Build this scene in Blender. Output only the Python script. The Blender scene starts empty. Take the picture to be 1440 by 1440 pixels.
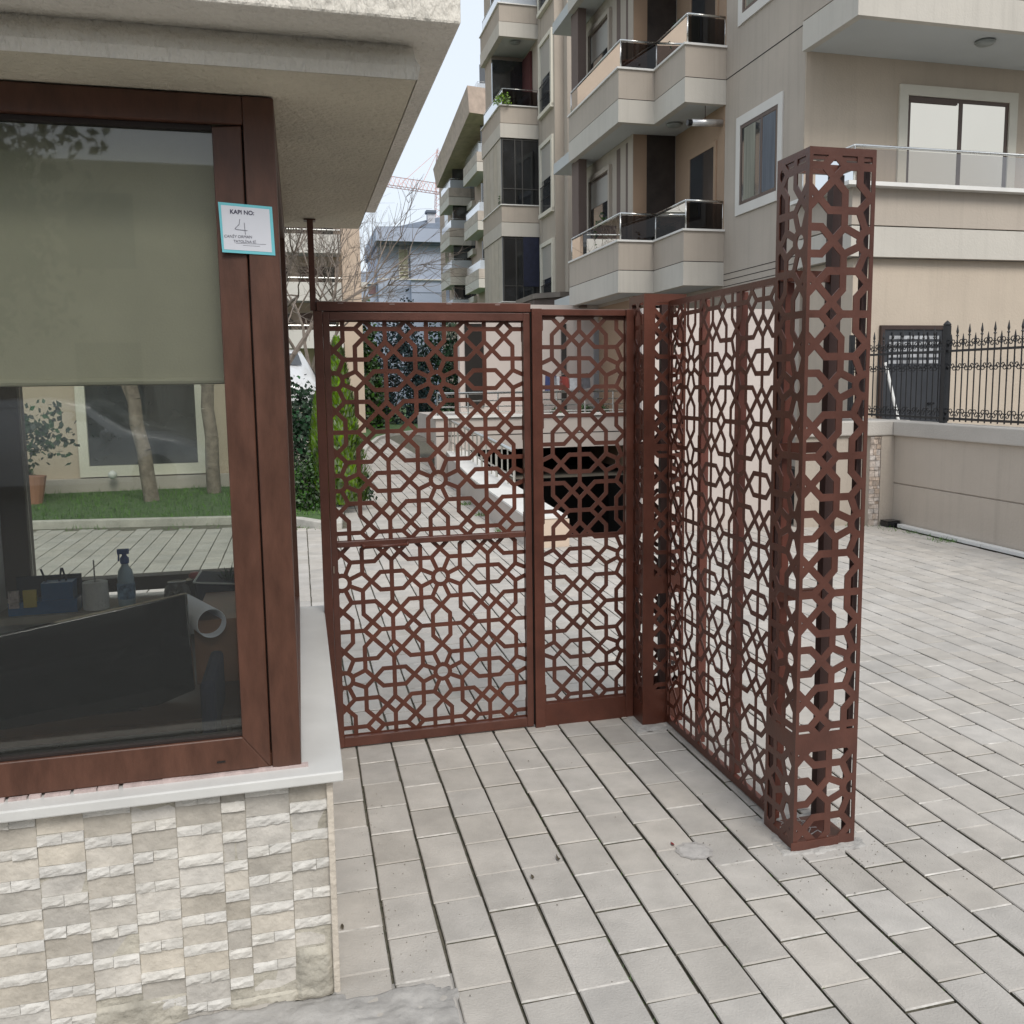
import bpy, math, random, bmesh
from math import sin, cos, pi, radians, atan2, hypot, sqrt
from mathutils import Vector, Matrix, noise
random.seed(7)
C = bpy.context.scene.collection
scene = bpy.context.scene
# ------------------------------------------------------------ camera
CAMH = 1.55
PIT, ROL = .1303624, -.0134182
fw = Vector((0, cos(PIT), -sin(PIT))); rt0 = Vector((1, 0, 0)); up0 = rt0.cross(fw)
RTv = rt0 * cos(ROL) + up0 * sin(ROL); UPv = up0 * cos(ROL) - rt0 * sin(ROL)
cam = bpy.data.cameras.new('camera'); camo = bpy.data.objects.new('camera', cam); C.objects.link(camo)
m3 = Matrix((RTv, UPv, -fw)).transposed()
camo.matrix_world = Matrix.Translation((0, 0, CAMH)) @ m3.to_4x4()
cam.sensor_width = 36; cam.lens = 35; cam.clip_start = .02; cam.clip_end = 3000
scene.camera = camo
# ------------------------------------------------------------ world: pale veiled sky
SUN_EL, SUN_AZ = radians(46), radians(158)
w = bpy.data.worlds.new("World"); scene.world = w; w.use_nodes = True
nt = w.node_tree; nt.nodes.clear()
out = nt.nodes.new('ShaderNodeOutputWorld'); bg = nt.nodes.new('ShaderNodeBackground')
sky = nt.nodes.new('ShaderNodeTexSky'); sky.sky_type = 'NISHITA'; sky.sun_disc = False
sky.sun_elevation = SUN_EL; sky.sun_rotation = SUN_AZ; sky.air_density = 1.0; sky.dust_density = 3.0
mx = nt.nodes.new('ShaderNodeMix'); mx.data_type = 'RGBA'; mx.inputs['Factor'].default_value = .80
mx.inputs['B'].default_value = (7.3, 7.9, 8.6, 1)
nt.links.new(sky.outputs[0], mx.inputs['A']); nt.links.new(mx.outputs['Result'], bg.inputs[0])
bg.inputs[1].default_value = .085
nt.links.new(bg.outputs[0], out.inputs[0])
sl = bpy.data.lights.new('sun', 'SUN'); sl.energy = 1.5; sl.angle = radians(26); sl.color = (1, .95, .88)
so = bpy.data.objects.new('sun', sl); C.objects.link(so)
sd = Vector((sin(SUN_AZ) * cos(SUN_EL), cos(SUN_AZ) * cos(SUN_EL), sin(SUN_EL)))
so.rotation_euler = sd.to_track_quat('Z', 'Y').to_euler(); so.location = sd * 50
scene.view_settings.view_transform = 'Standard'; scene.view_settings.look = 'None'
scene.view_settings.exposure = 0.66; scene.view_settings.gamma = 1; scene.view_settings.use_curve_mapping = False
scene.render.engine = 'CYCLES'
try:
    scene.cycles.max_bounces = 8; scene.cycles.transparent_max_bounces = 24; scene.cycles.use_denoising = True
except Exception: pass

# ------------------------------------------------------------ the place's own two street directions
t1, t2 = radians(-11.93), radians(73.77)
U1 = Vector((sin(t1), cos(t1), 0)); U2 = Vector((sin(t2), cos(t2), 0))
def W(b, a, z=0.): return U2 * b + U1 * a + Vector((0, 0, z))
def S(b, a, z, k): return W(b * k, a * k, CAMH + (z - CAMH) * k)

# ------------------------------------------------------------ materials
MAT = {}
def mat(name, col, rough=.7, var=.12, scale=3., bump=0., bscale=60., metal=0., rnd=0., isl=0., col2=None, spec=.5, det=6, stain=0., stretch=None, coat=0., streak=0., bdist=.01):
    if name in MAT: return MAT[name]
    m = bpy.data.materials.new(name); m.use_nodes = True; N = m.node_tree; L = N.links
    p = N.nodes['Principled BSDF']; p.inputs['Roughness'].default_value = rough; p.inputs['Metallic'].default_value = metal
    p.inputs['Specular IOR Level'].default_value = spec; p.inputs['Coat Weight'].default_value = coat
    tc = N.nodes.new('ShaderNodeNewGeometry'); vec = tc.outputs['Position']
    if stretch:
        mp = N.nodes.new('ShaderNodeMapping'); mp.inputs['Scale'].default_value = stretch; L.new(vec, mp.inputs['Vector']); vec = mp.outputs[0]
    n = N.nodes.new('ShaderNodeTexNoise'); n.inputs['Scale'].default_value = scale; n.inputs['Detail'].default_value = det; n.inputs['Roughness'].default_value = .62
    L.new(vec, n.inputs['Vector'])
    mixc = N.nodes.new('ShaderNodeMix'); mixc.data_type = 'RGBA'
    c2 = col2 or tuple(max(0, c * (1 - 2.2 * var)) for c in col)
    mixc.inputs['A'].default_value = (*c2, 1); mixc.inputs['B'].default_value = (*[min(1, c * (1 + var * .6)) for c in col], 1)
    mr = N.nodes.new('ShaderNodeMapRange'); mr.inputs['From Min'].default_value = .3; mr.inputs['From Max'].default_value = .7
    L.new(n.outputs['Fac'], mr.inputs['Value']); L.new(mr.outputs[0], mixc.inputs['Factor'])
    cur = mixc.outputs['Result']
    if stain:
        n2 = N.nodes.new('ShaderNodeTexNoise'); n2.inputs['Scale'].default_value = scale * .23; n2.inputs['Detail'].default_value = 8; L.new(tc.outputs['Position'], n2.inputs['Vector'])
        r2 = N.nodes.new('ShaderNodeMapRange'); r2.inputs['From Min'].default_value = .52; r2.inputs['From Max'].default_value = .72; r2.inputs['To Max'].default_value = stain
        L.new(n2.outputs['Fac'], r2.inputs['Value'])
        m2 = N.nodes.new('ShaderNodeMix'); m2.data_type = 'RGBA'; m2.inputs['B'].default_value = (*[c * .45 for c in col], 1)
        L.new(r2.outputs[0], m2.inputs['Factor']); L.new(cur, m2.inputs['A']); cur = m2.outputs['Result']
    if streak:
        mp3 = N.nodes.new('ShaderNodeMapping'); mp3.inputs['Scale'].default_value = (5, 5, .22); L.new(tc.outputs['Position'], mp3.inputs['Vector'])
        n3 = N.nodes.new('ShaderNodeTexNoise'); n3.inputs['Scale'].default_value = 1.6; n3.inputs['Detail'].default_value = 9; n3.inputs['Roughness'].default_value = .7; L.new(mp3.outputs[0], n3.inputs['Vector'])
        r3 = N.nodes.new('ShaderNodeMapRange'); r3.inputs['From Min'].default_value = .50; r3.inputs['From Max'].default_value = .78; r3.inputs['To Max'].default_value = streak; L.new(n3.outputs['Fac'], r3.inputs['Value'])
        m3_ = N.nodes.new('ShaderNodeMix'); m3_.data_type = 'RGBA'; m3_.inputs['B'].default_value = (*[c * .5 for c in col], 1); L.new(r3.outputs[0], m3_.inputs['Factor']); L.new(cur, m3_.inputs['A']); cur = m3_.outputs['Result']
    if rnd or isl:
        hs = N.nodes.new('ShaderNodeHueSaturation'); 
        if isl: src = tc.outputs['Random Per Island']
        else: oi = N.nodes.new('ShaderNodeObjectInfo'); src = oi.outputs['Random']
        amp = rnd or isl
        mv = N.nodes.new('ShaderNodeMapRange'); mv.inputs['To Min'].default_value = 1 - amp; mv.inputs['To Max'].default_value = 1 + amp * .8
        L.new(src, mv.inputs['Value']); L.new(mv.outputs[0], hs.inputs['Value'])
        wn = N.nodes.new('ShaderNodeTexWhiteNoise'); wn.noise_dimensions = '1D'; L.new(src, wn.inputs['W'])
        ms = N.nodes.new('ShaderNodeMapRange'); ms.inputs['To Min'].default_value = 1 - amp * 1.6; ms.inputs['To Max'].default_value = 1 + amp * 2
        L.new(wn.outputs['Value'], ms.inputs['Value']); L.new(ms.outputs[0], hs.inputs['Saturation'])
        L.new(cur, hs.inputs['Color']); cur = hs.outputs[0]
    L.new(cur, p.inputs['Base Color'])
    rr = N.nodes.new('ShaderNodeMapRange'); rr.inputs['To Min'].default_value = max(.02, rough - .1); rr.inputs['To Max'].default_value = min(1, rough + .1)
    L.new(n.outputs['Fac'], rr.inputs['Value']); L.new(rr.outputs[0], p.inputs['Roughness'])
    if bump:
        bn = N.nodes.new('ShaderNodeTexNoise'); bn.inputs['Scale'].default_value = bscale; bn.inputs['Detail'].default_value = 5; L.new(vec, bn.inputs['Vector'])
        bp = N.nodes.new('ShaderNodeBump'); bp.inputs['Strength'].default_value = bump; bp.inputs['Distance'].default_value = bdist
        L.new(bn.outputs['Fac'], bp.inputs['Height']); L.new(bp.outputs[0], p.inputs['Normal'])
    MAT[name] = m; return m
def glassmat(name, tint=(1, 1, 1), ior=1.5, rough=0., body=None, bodyf=0.):
    if name in MAT: return MAT[name]
    m = bpy.data.materials.new(name); m.use_nodes = True; N = m.node_tree; L = N.links; N.nodes.clear()
    o = N.nodes.new('ShaderNodeOutputMaterial'); t = N.nodes.new('ShaderNodeBsdfTransparent'); t.inputs[0].default_value = (*tint, 1)
    g = N.nodes.new('ShaderNodeBsdfGlossy'); g.inputs['Roughness'].default_value = rough
    f = N.nodes.new('ShaderNodeFresnel'); f.inputs['IOR'].default_value = ior
    ms = N.nodes.new('ShaderNodeMixShader'); L.new(f.outputs[0], ms.inputs[0]); L.new(g.outputs[0], ms.inputs[2])
    if bodyf:
        d = N.nodes.new('ShaderNodeBsdfDiffuse'); d.inputs[0].default_value = (*body, 1)
        m2 = N.nodes.new('ShaderNodeMixShader'); m2.inputs[0].default_value = bodyf
        L.new(t.outputs[0], m2.inputs[1]); L.new(d.outputs[0], m2.inputs[2]); L.new(m2.outputs[0], ms.inputs[1])
    else: L.new(t.outputs[0], ms.inputs[1])
    L.new(ms.outputs[0], o.inputs[0]); MAT[name] = m; return m

M_paint = mat('brown_gate_paint', (.112, .040, .027), .38, .16, 7, .07, 90, spec=.5, stain=.28, rnd=.05)
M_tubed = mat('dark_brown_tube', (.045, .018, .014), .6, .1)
M_plast = mat('rough_cream_render', (.64, .585, .46), .92, .08, 2.2, 1., 70, bdist=.013, stain=.12)
M_fasc = mat('white_spray_render', (.78, .74, .66), .92, .06, 3, 1.0, 62, stretch=(1, 1, .45), bdist=.017)
M_wood = mat('brown_wood_laminate', (.098, .041, .025), .42, .18, 8, .04, 90, stretch=(3, 3, .9), stain=.3, spec=.5, det=9)
M_sill = mat('pale_marble', (.62, .62, .60), .35, .05, 4, .03, 60, stain=.12)
M_paver = mat('concrete_paver', (.465, .437, .40), .88, .09, 6, .3, 150, rnd=.085, stain=.26)
M_paverf = mat('concrete_paver_field', (.465, .437, .40), .88, .09, 6, .3, 120, isl=.085, stain=.26)
M_pedge = mat('paver_white_edge', (.60, .575, .54), .9, .15, 16, col2=(.30, .285, .26), det=3)
M_joint = mat('joint_dirt', (.15, .132, .105), .95, .35, 25, .6, 80, col2=(.06, .065, .04))
M_stone = mat('split_face_stone', (.56, .525, .47), .85, .14, 12, .45, 60, rnd=.20, stain=.25, spec=.3)
M_stonew = mat('split_white_stone', (.64, .62, .58), .85, .08, 22, .6, 55, rnd=.10, stain=.15, spec=.3)
M_mort = mat('old_mortar', (.50, .47, .40), .95, .2, 9, 1., 40, stain=.3)
M_cement = mat('cement_patch', (.40, .385, .365), .93, .16, 10, .8, 30, stain=.3)
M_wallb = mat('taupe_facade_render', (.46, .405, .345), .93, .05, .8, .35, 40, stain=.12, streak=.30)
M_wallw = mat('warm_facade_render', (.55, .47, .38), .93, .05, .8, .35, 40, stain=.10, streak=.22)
M_band = mat('pale_band_render', (.56, .53, .475), .93, .05, .8, .3, 40, stain=.10, streak=.30)
M_soff = mat('white_soffit', (.52, .54, .54), .9, .03, 1)
M_trim = mat('cream_window_trim', (.70, .67, .58), .8, .03, 2)
M_trimw = mat('white_window_trim', (.66, .64, .60), .8, .03, 2)
M_ledge = mat('white_stone_ledge', (.74, .73, .70), .5, .04, 4)
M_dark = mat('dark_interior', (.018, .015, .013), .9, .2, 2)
M_brownf = mat('brown_window_frame', (.11, .075, .06), .45, .1, 4)
M_steel = mat('brushed_steel', (.62, .62, .60), .28, .05, 9, metal=1.)
M_iron = mat('black_wrought_iron', (.012, .012, .014), .45, .2, 9)
M_winecol = mat('tan_inner_wall', (.36, .25, .17), .93, .06, 1)
M_grass = mat('lawn_grass', (.085, .14, .045), .9, .3, 14, 1., 60, col2=(.03, .075, .02))
M_blade = mat('grass_blade', (.11, .23, .045), .8, .3, 9, isl=.25)
M_leaf = mat('hedge_leaf', (.065, .125, .045), .6, .35, 6, isl=.45)
M_leafd = mat('dark_conifer_leaf', (.035, .075, .04), .7, .3, 6, isl=.4)
M_thuja = mat('thuja_leaf', (.19, .33, .04), .65, .35, 5, isl=.4)
M_bark = mat('pale_bark', (.28, .23, .19), .95, .25, 12, .8, 40)
M_twig = mat('bare_twig', (.24, .20, .17), .95, .2, 8)
M_kerb = mat('kerb_concrete', (.52, .50, .45), .93, .12, 6, .5, 70, stain=.25)
M_soil = mat('ground_soil', (.16, .14, .11), .95, .2, 2, .5, 10)
M_asph = mat('street_asphalt', (.06, .06, .062), .93, .2, 8, .5, 90)
M_blue = mat('blue_grey_render', (.40, .45, .56), .93, .04, .4, stain=.08)
M_blued = mat('blue_grey_roof', (.15, .18, .23), .85, .15, 1.5)
M_pinkw = mat('pinkish_wall_render', (.50, .45, .41), .93, .05, 1.2, .2, 30, stain=.1)
M_peach = mat('peach_wall_render', (.62, .50, .40), .93, .05, 1.2)
M_tile = mat('brown_roof', (.12, .09, .08), .8, .1, 3)
M_glass = glassmat('cabin_glass', (.965, .975, .96), 1.56, .02, (.55, .57, .54), .022)
M_rglass = glassmat('rear_cabin_glass', (.80, .82, .79), 1.3)
M_glasst = glassmat('tinted_balcony_glass', (.33, .29, .27), 1.45)
M_glassw = glassmat('window_glass', (.45, .48, .5), 1.8)
M_glassp = glassmat('frosted_balcony_glass', (.5, .55, .6), 1.6, .2, (.75, .8, .85), .55)
M_blind = mat('olive_roller_blind', (.74, .72, .56), .9, .04, 6, .1, 200)
M_white = mat('white_plastic', (.75, .75, .73), .45, .03, 4)
M_black = mat('black_plastic', (.010, .010, .012), .22, .2, 4)
M_navy = mat('navy_fabric', (.018, .022, .05), .8, .2, 9)

# ------------------------------------------------------------ mesh builder
class MB:
    def __init__(s): s.v = []; s.f = []; s.m = []; s.cur = 0
    def face(s, ids): s.f.append(tuple(ids)); s.m.append(s.cur)
    def add(s, pts): n = len(s.v); s.v += [Vector(p) for p in pts]; return n
    def hexa(s, P, skip=()):        # 8 points: bottom ring 0-3 (ccw), top ring 4-7
        n = s.add(P)
        for i, q in enumerate(((3, 2, 1, 0), (4, 5, 6, 7), (0, 1, 5, 4), (1, 2, 6, 5), (2, 3, 7, 6), (3, 0, 4, 7))):
            if i not in skip: s.face([n + j for j in q])
        return s
    def box(s, b0, b1, a0, a1, z0, z1, skip=()):
        return s.hexa([W(b0, a0, z0), W(b1, a0, z0), W(b1, a1, z0), W(b0, a1, z0), W(b0, a0, z1), W(b1, a0, z1), W(b1, a1, z1), W(b0, a1, z1)], skip)
    def kbox(s, k, b0, b1, a0, a1, z0, z1):
        f = lambda b, a, z: S(b, a, z, k)
        return s.hexa([f(b0, a0, z0), f(b1, a0, z0), f(b1, a1, z0), f(b0, a1, z0), f(b0, a0, z1), f(b1, a0, z1), f(b1, a1, z1), f(b0, a1, z1)])
    def prism(s, poly, z0, z1, f=None):      # poly of (b,a), ccw
        f = f or W; n = len(poly)
        i = s.add([f(b, a, z0) for b, a in poly] + [f(b, a, z1) for b, a in poly])
        s.face([i + n - 1 - j for j in range(n)]); s.face([i + n + j for j in range(n)])
        for j in range(n): q = (j + 1) % n; s.face([i + j, i + q, i + n + q, i + n + j])
        return s
    def ext(s, pts, vec):                    # planar 3d polygon extruded
        n = len(pts); i = s.add(list(pts) + [Vector(p) + vec for p in pts])
        s.face([i + n - 1 - j for j in range(n)]); s.face([i + n + j for j in range(n)])
        for j in range(n): q = (j + 1) % n; s.face([i + j, i + q, i + n + q, i + n + j])
        return s
    def tube(s, p, q, r, n=6, r2=None, cap=True):
        p = Vector(p); q = Vector(q); d = (q - p)
        if d.length < 1e-6: return s
        d.normalize(); x = d.orthogonal().normalized(); y = d.cross(x); r2 = r if r2 is None else r2
        i = s.add([p + (x * cos(2 * pi * k / n) + y * sin(2 * pi * k / n)) * r for k in range(n)] + [q + (x * cos(2 * pi * k / n) + y * sin(2 * pi * k / n)) * r2 for k in range(n)])
        for k in range(n): l = (k + 1) % n; s.face([i + k, i + l, i + n + l, i + n + k])
        if cap: s.face([i + n - 1 - k for k in range(n)]); s.face([i + n + k for k in range(n)])
        return s
    def path(s, pts, r, n=5):
        for p, q in zip(pts[:-1], pts[1:]): s.tube(p, q, r, n)
        return s
    def lathe(s, c, prof, n=16, up=Vector((0, 0, 1)), close=True):
        c = Vector(c); up = up.normalized(); x = up.orthogonal().normalized(); y = up.cross(x); i = len(s.v)
        for r, z in prof: s.add([c + up * z + (x * cos(2 * pi * k / n) + y * sin(2 * pi * k / n)) * r for k in range(n)])
        for j in range(len(prof) - 1):
            for k in range(n): l = (k + 1) % n; s.face([i + j * n + k, i + j * n + l, i + (j + 1) * n + l, i + (j + 1) * n + k])
        if close: s.face([i + n - 1 - k for k in range(n)]); s.face([i + (len(prof) - 1) * n + k for k in range(n)])
        return s
    def obj(s, name, mats, parent=None, smooth=False, bev=0., **kw):
        L = Vector((0, 0, 0))
        if parent is not None: L = world_loc(parent)
        elif s.v:
            lo = Vector((min(v.x for v in s.v), min(v.y for v in s.v), min(v.z for v in s.v))); hi = Vector((max(v.x for v in s.v), max(v.y for v in s.v), 0))
            L = Vector(((lo.x + hi.x) / 2, (lo.y + hi.y) / 2, lo.z))
        me = bpy.data.meshes.new(name); me.from_pydata([v - L for v in s.v], [], s.f)
        if not isinstance(mats, (list, tuple)): mats = [mats]
        for m in mats: me.materials.append(m)
        if len(mats) > 1: me.polygons.foreach_set('material_index', s.m)
        if smooth: me.shade_smooth()
        me.update(); o = bpy.data.objects.new(name, me); C.objects.link(o)
        if parent is not None: o.parent = parent
        else: o.location = L
        if bev:
            b = o.modifiers.new('bevel', 'BEVEL'); b.width = bev; b.segments = 2; b.limit_method = 'ANGLE'; b.angle_limit = radians(40)
        for k, x in kw.items(): o[k] = x
        return o
def world_loc(o):
    L = Vector((0, 0, 0))
    while o is not None: L += o.location; o = o.parent
    return L
def thing(name, label, cat, loc, group=None):
    o = bpy.data.objects.new(name, None); o.empty_display_size = .1; C.objects.link(o); o.location = loc
    o['label'] = label; o['category'] = cat
    if group: o['group'] = group
    return o
def bx(name, m, parent, *a, bev=0., **kw): return MB().box(*a).obj(name, m, parent, bev=bev, **kw)

# ------------------------------------------------------------ polyline walls (offset to the right of travel when t>0)
def offs(pts, d):
    out = []
    for i, p in enumerate(pts):
        ns = []
        for j in (i - 1, i):
            if 0 <= j < len(pts) - 1:
                dx, dy = pts[j + 1][0] - pts[j][0], pts[j + 1][1] - pts[j][1]; l = hypot(dx, dy); ns.append((dy / l, -dx / l))
        if len(ns) == 1: nx, ny = ns[0]
        else:
            nx, ny = ns[0][0] + ns[1][0], ns[0][1] + ns[1][1]; q = nx * ns[0][0] + ny * ns[0][1]; nx /= q; ny /= q
        out.append((p[0] + nx * d, p[1] + ny * d))
    return out
def strip(mb, pts, d0, d1, z0, z1, f=None):
    f = f or W; A = offs(pts, d0); B = offs(pts, d1)
    n = len(pts); i = mb.add([f(b, a, z) for z in (z0, z1) for P in (A, B) for b, a in P])
    g = lambda z, P, k: i + z * 2 * n + P * n + k
    for k in range(n - 1):
        mb.face([g(0, 0, k), g(0, 0, k + 1), g(1, 0, k + 1), g(1, 0, k)]); mb.face([g(0, 1, k + 1), g(0, 1, k), g(1, 1, k), g(1, 1, k + 1)])
        mb.face([g(1, 0, k), g(1, 0, k + 1), g(1, 1, k + 1), g(1, 1, k)]); mb.face([g(0, 0, k + 1), g(0, 0, k), g(0, 1, k), g(0, 1, k + 1)])
    mb.face([g(0, 0, 0), g(1, 0, 0), g(1, 1, 0), g(0, 1, 0)]); mb.face([g(0, 0, n - 1), g(0, 1, n - 1), g(1, 1, n - 1), g(1, 0, n - 1)])
    return mb

# ------------------------------------------------------------ lattice sheets (laser-cut eight-petal star pattern)
def pattern_segments():
    s, q = .205, .09; base = []
    R = .078
    quad = [((s, q), (s, .33)), ((q, s), (.33, s)), ((.33, s), (.5, .33 + .5 - .33 + s - .33)), ((s, .33), (s + .5 - .33, .5)),
            ((.5, .21), (.21, .5)), ((s, q), (.385, -q)), ((q, s), (-q, .385))]
    segs = []
    def put(p, r):
        segs.append((p, r))
    for sx in (1, -1):
        for sy in (1, -1):
            for p, r in quad: put((p[0] * sx, p[1] * sy), (r[0] * sx, r[1] * sy))
            a1 = atan2(q, s)
            for (x, y) in ((s, q), (q, s)):
                l = hypot(x, y); put((x * R / l * sx, y * R / l * sy), (x * sx, y * sy))
    for sgn in (1, -1):
        put((.385, sgn * q), (.615, sgn * q)); put((sgn * q, .385), (sgn * q, .615))
    put((.5, -.21), (.5, .21)); put((-.21, .5), (.21, .5)); put((.5, .37), (.5, .63)); put((.37, .5), (.63, .5))
    # ring
    ang = sorted([atan2(y, x) for x in (s, -s) for y in (q, -q)] + [atan2(y, x) for x in (q, -q) for y in (s, -s)])
    pts = []
    for i, a in enumerate(ang):
        b = ang[(i + 1) % 8]; 
        if b < a: b += 2 * pi
        pts += [a, (a + b) / 2]
    for i in range(16):
        a, b = pts[i], pts[(i + 1) % 16]; put((R * cos(a), R * sin(a)), (R * cos(b), R * sin(b)))
    return segs
SEGS = pattern_segments()
def clip(p, q, x0, x1, y0, y1):
    t0, t1 = 0., 1.; dx, dy = q[0] - p[0], q[1] - p[1]
    for P, Q in ((-dx, p[0] - x0), (dx, x1 - p[0]), (-dy, p[1] - y0), (dy, y1 - p[1])):
        if abs(P) < 1e-12:
            if Q < 0: return None
        else:
            r = Q / P
            if P < 0: t0 = max(t0, r)
            else: t1 = min(t1, r)
    if t1 - t0 < 1e-6: return None
    return (p[0] + t0 * dx, p[1] + t0 * dy), (p[0] + t1 * dx, p[1] + t1 * dy)
def lattice_faces(x0, x1, y0, y1, cx, cy, P, Py=None):
    Py = Py or P; segs = []; seen = set()
    for i in range(int((x0 - cx) / P) - 2, int((x1 - cx) / P) + 3):
        for j in range(int((y0 - cy) / Py) - 2, int((y1 - cy) / Py) + 3):
            for p, q in SEGS:
                c = clip((cx + (p[0] + i) * P, cy + (p[1] + j) * Py), (cx + (q[0] + i) * P, cy + (q[1] + j) * Py), x0, x1, y0, y1)
                if not c: continue
                k = tuple(sorted((tuple(round(v, 4) for v in c[0]), tuple(round(v, 4) for v in c[1]))))
                if k in seen or k[0] == k[1]: continue
                seen.add(k); segs.append(c)
    segs += [((x0, y0), (x1, y0)), ((x1, y0), (x1, y1)), ((x1, y1), (x0, y1)), ((x0, y1), (x0, y0))]
    n = len(segs); cuts = [[0., 1.] for _ in segs]
    bb = [(min(p[0], q[0]) - 1e-5, max(p[0], q[0]) + 1e-5, min(p[1], q[1]) - 1e-5, max(p[1], q[1]) + 1e-5) for p, q in segs]
    for i in range(n):
        (ax, ay), (bx_, by) = segs[i]; A = bb[i]; rx, ry = bx_ - ax, by - ay; lr = hypot(rx, ry)
        for j in range(i + 1, n):
            B = bb[j]
            if A[0] > B[1] or B[0] > A[1] or A[2] > B[3] or B[2] > A[3]: continue
            (cx_, cy_), (dx_, dy_) = segs[j]; sx, sy = dx_ - cx_, dy_ - cy_; den = rx * sy - ry * sx; ls = hypot(sx, sy)
            if abs(den) < 1e-9 * 1 or abs(den) / (lr * ls) < 1e-4:
                for (px, py) in ((cx_, cy_), (dx_, dy_)):
                    t = ((px - ax) * rx + (py - ay) * ry) / lr ** 2
                    if 0 < t < 1 and abs((px - ax) * ry - (py - ay) * rx) / lr < 1e-5: cuts[i].append(t)
                for (px, py) in ((ax, ay), (bx_, by)):
                    t = ((px - cx_) * sx + (py - cy_) * sy) / ls ** 2
                    if 0 < t < 1 and abs((px - cx_) * sy - (py - cy_) * sx) / ls < 1e-5: cuts[j].append(t)
                continue
            t = ((cx_ - ax) * sy - (cy_ - ay) * sx) / den; u = ((cx_ - ax) * ry - (cy_ - ay) * rx) / den
            if -1e-4 < t < 1.0001 and -1e-4 < u < 1.0001: cuts[i].append(min(1, max(0, t))); cuts[j].append(min(1, max(0, u)))
    V = {}; pts = []
    def vid(x, y):
        kx, ky = round(x / 4e-4), round(y / 4e-4)
        for a in (0, -1, 1):
            for b in (0, -1, 1):
                r = V.get((kx + a, ky + b))
                if r is not None and abs(pts[r][0] - x) < 5e-4 and abs(pts[r][1] - y) < 5e-4: return r
        V[(kx, ky)] = len(pts); pts.append((x, y)); return len(pts) - 1
    adj = {}
    for i, (p, q) in enumerate(segs):
        ts = sorted(cuts[i]); prev = None
        for t in ts:
            k = vid(p[0] + (q[0] - p[0]) * t, p[1] + (q[1] - p[1]) * t)
            if prev is not None and k != prev: adj.setdefault(prev, set()).add(k); adj.setdefault(k, set()).add(prev)
            prev = k
    ch = True
    while ch:                                   # drop dangling ends
        ch = False
        for k in list(adj):
            if len(adj[k]) == 1:
                o = adj[k].pop(); adj[o].discard(k); del adj[k]; ch = True
            elif len(adj[k]) == 0: del adj[k]
    order = {k: sorted(v, key=lambda o: atan2(pts[o][1] - pts[k][1], pts[o][0] - pts[k][0])) for k, v in adj.items()}
    used = set(); faces = []
    for a in adj:
        for b in adj[a]:
            if (a, b) in used: continue
            loop = []; u, v = a, b
            while (u, v) not in used:
                used.add((u, v)); loop.append(u); l = order[v]; nx = l[(l.index(u) - 1) % len(l)]; u, v = v, nx
            ar = sum(pts[loop[i]][0] * pts[loop[(i + 1) % len(loop)]][1] - pts[loop[(i + 1) % len(loop)]][0] * pts[loop[i]][1] for i in range(len(loop))) / 2
            if ar > 1e-7: faces.append([pts[i] for i in loop])
    return faces
def inset(poly, d):
    """offset a polygon inwards; returns one inner point per outer vertex (edges that vanish are merged)"""
    n = len(poly); E = []
    for i in range(n):
        a, b = poly[i], poly[(i + 1) % n]; dx, dy = b[0] - a[0], b[1] - a[1]; l = hypot(dx, dy)
        E.append((a[0] - dy / l * d, a[1] + dx / l * d, dx / l, dy / l))
    act = list(range(n))
    def meet(p, q, vtx):
        x1, y1, u1, v1 = E[p]; x2, y2, u2, v2 = E[q]; den = u1 * v2 - v1 * u2
        if abs(den) < .02:
            return (vtx[0] - v2 * d, vtx[1] + u2 * d) if u1 * u2 + v1 * v2 > 0 else None
        t = ((x2 - x1) * v2 - (y2 - y1) * u2) / den; return (x1 + u1 * t, y1 + v1 * t)
    while len(act) >= 3:
        m = len(act); P = []
        for t in range(m):
            r = meet(act[t - 1], act[t], poly[act[t]])
            if r is None: return None
            P.append(r)
        worst = None; wv = 1e-9
        for t in range(m):
            a, b = P[t], P[(t + 1) % m]; e = E[act[t]]; f = (b[0] - a[0]) * e[2] + (b[1] - a[1]) * e[3]
            if f < wv: worst, wv = t, f
        if worst is None or wv > -1e-7 and worst is None:
            ar = sum(P[t][0] * P[(t + 1) % m][1] - P[(t + 1) % m][0] * P[t][1] for t in range(m)) / 2
            if ar < 4e-6: return None
            out = []
            for i in range(n):
                t = max([q for q in range(m) if act[q] <= i - 1] or [m - 1])     # last live edge before vertex i
                out.append(P[(t + 1) % m])
            return out
        act.pop(worst)
    return None
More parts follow.
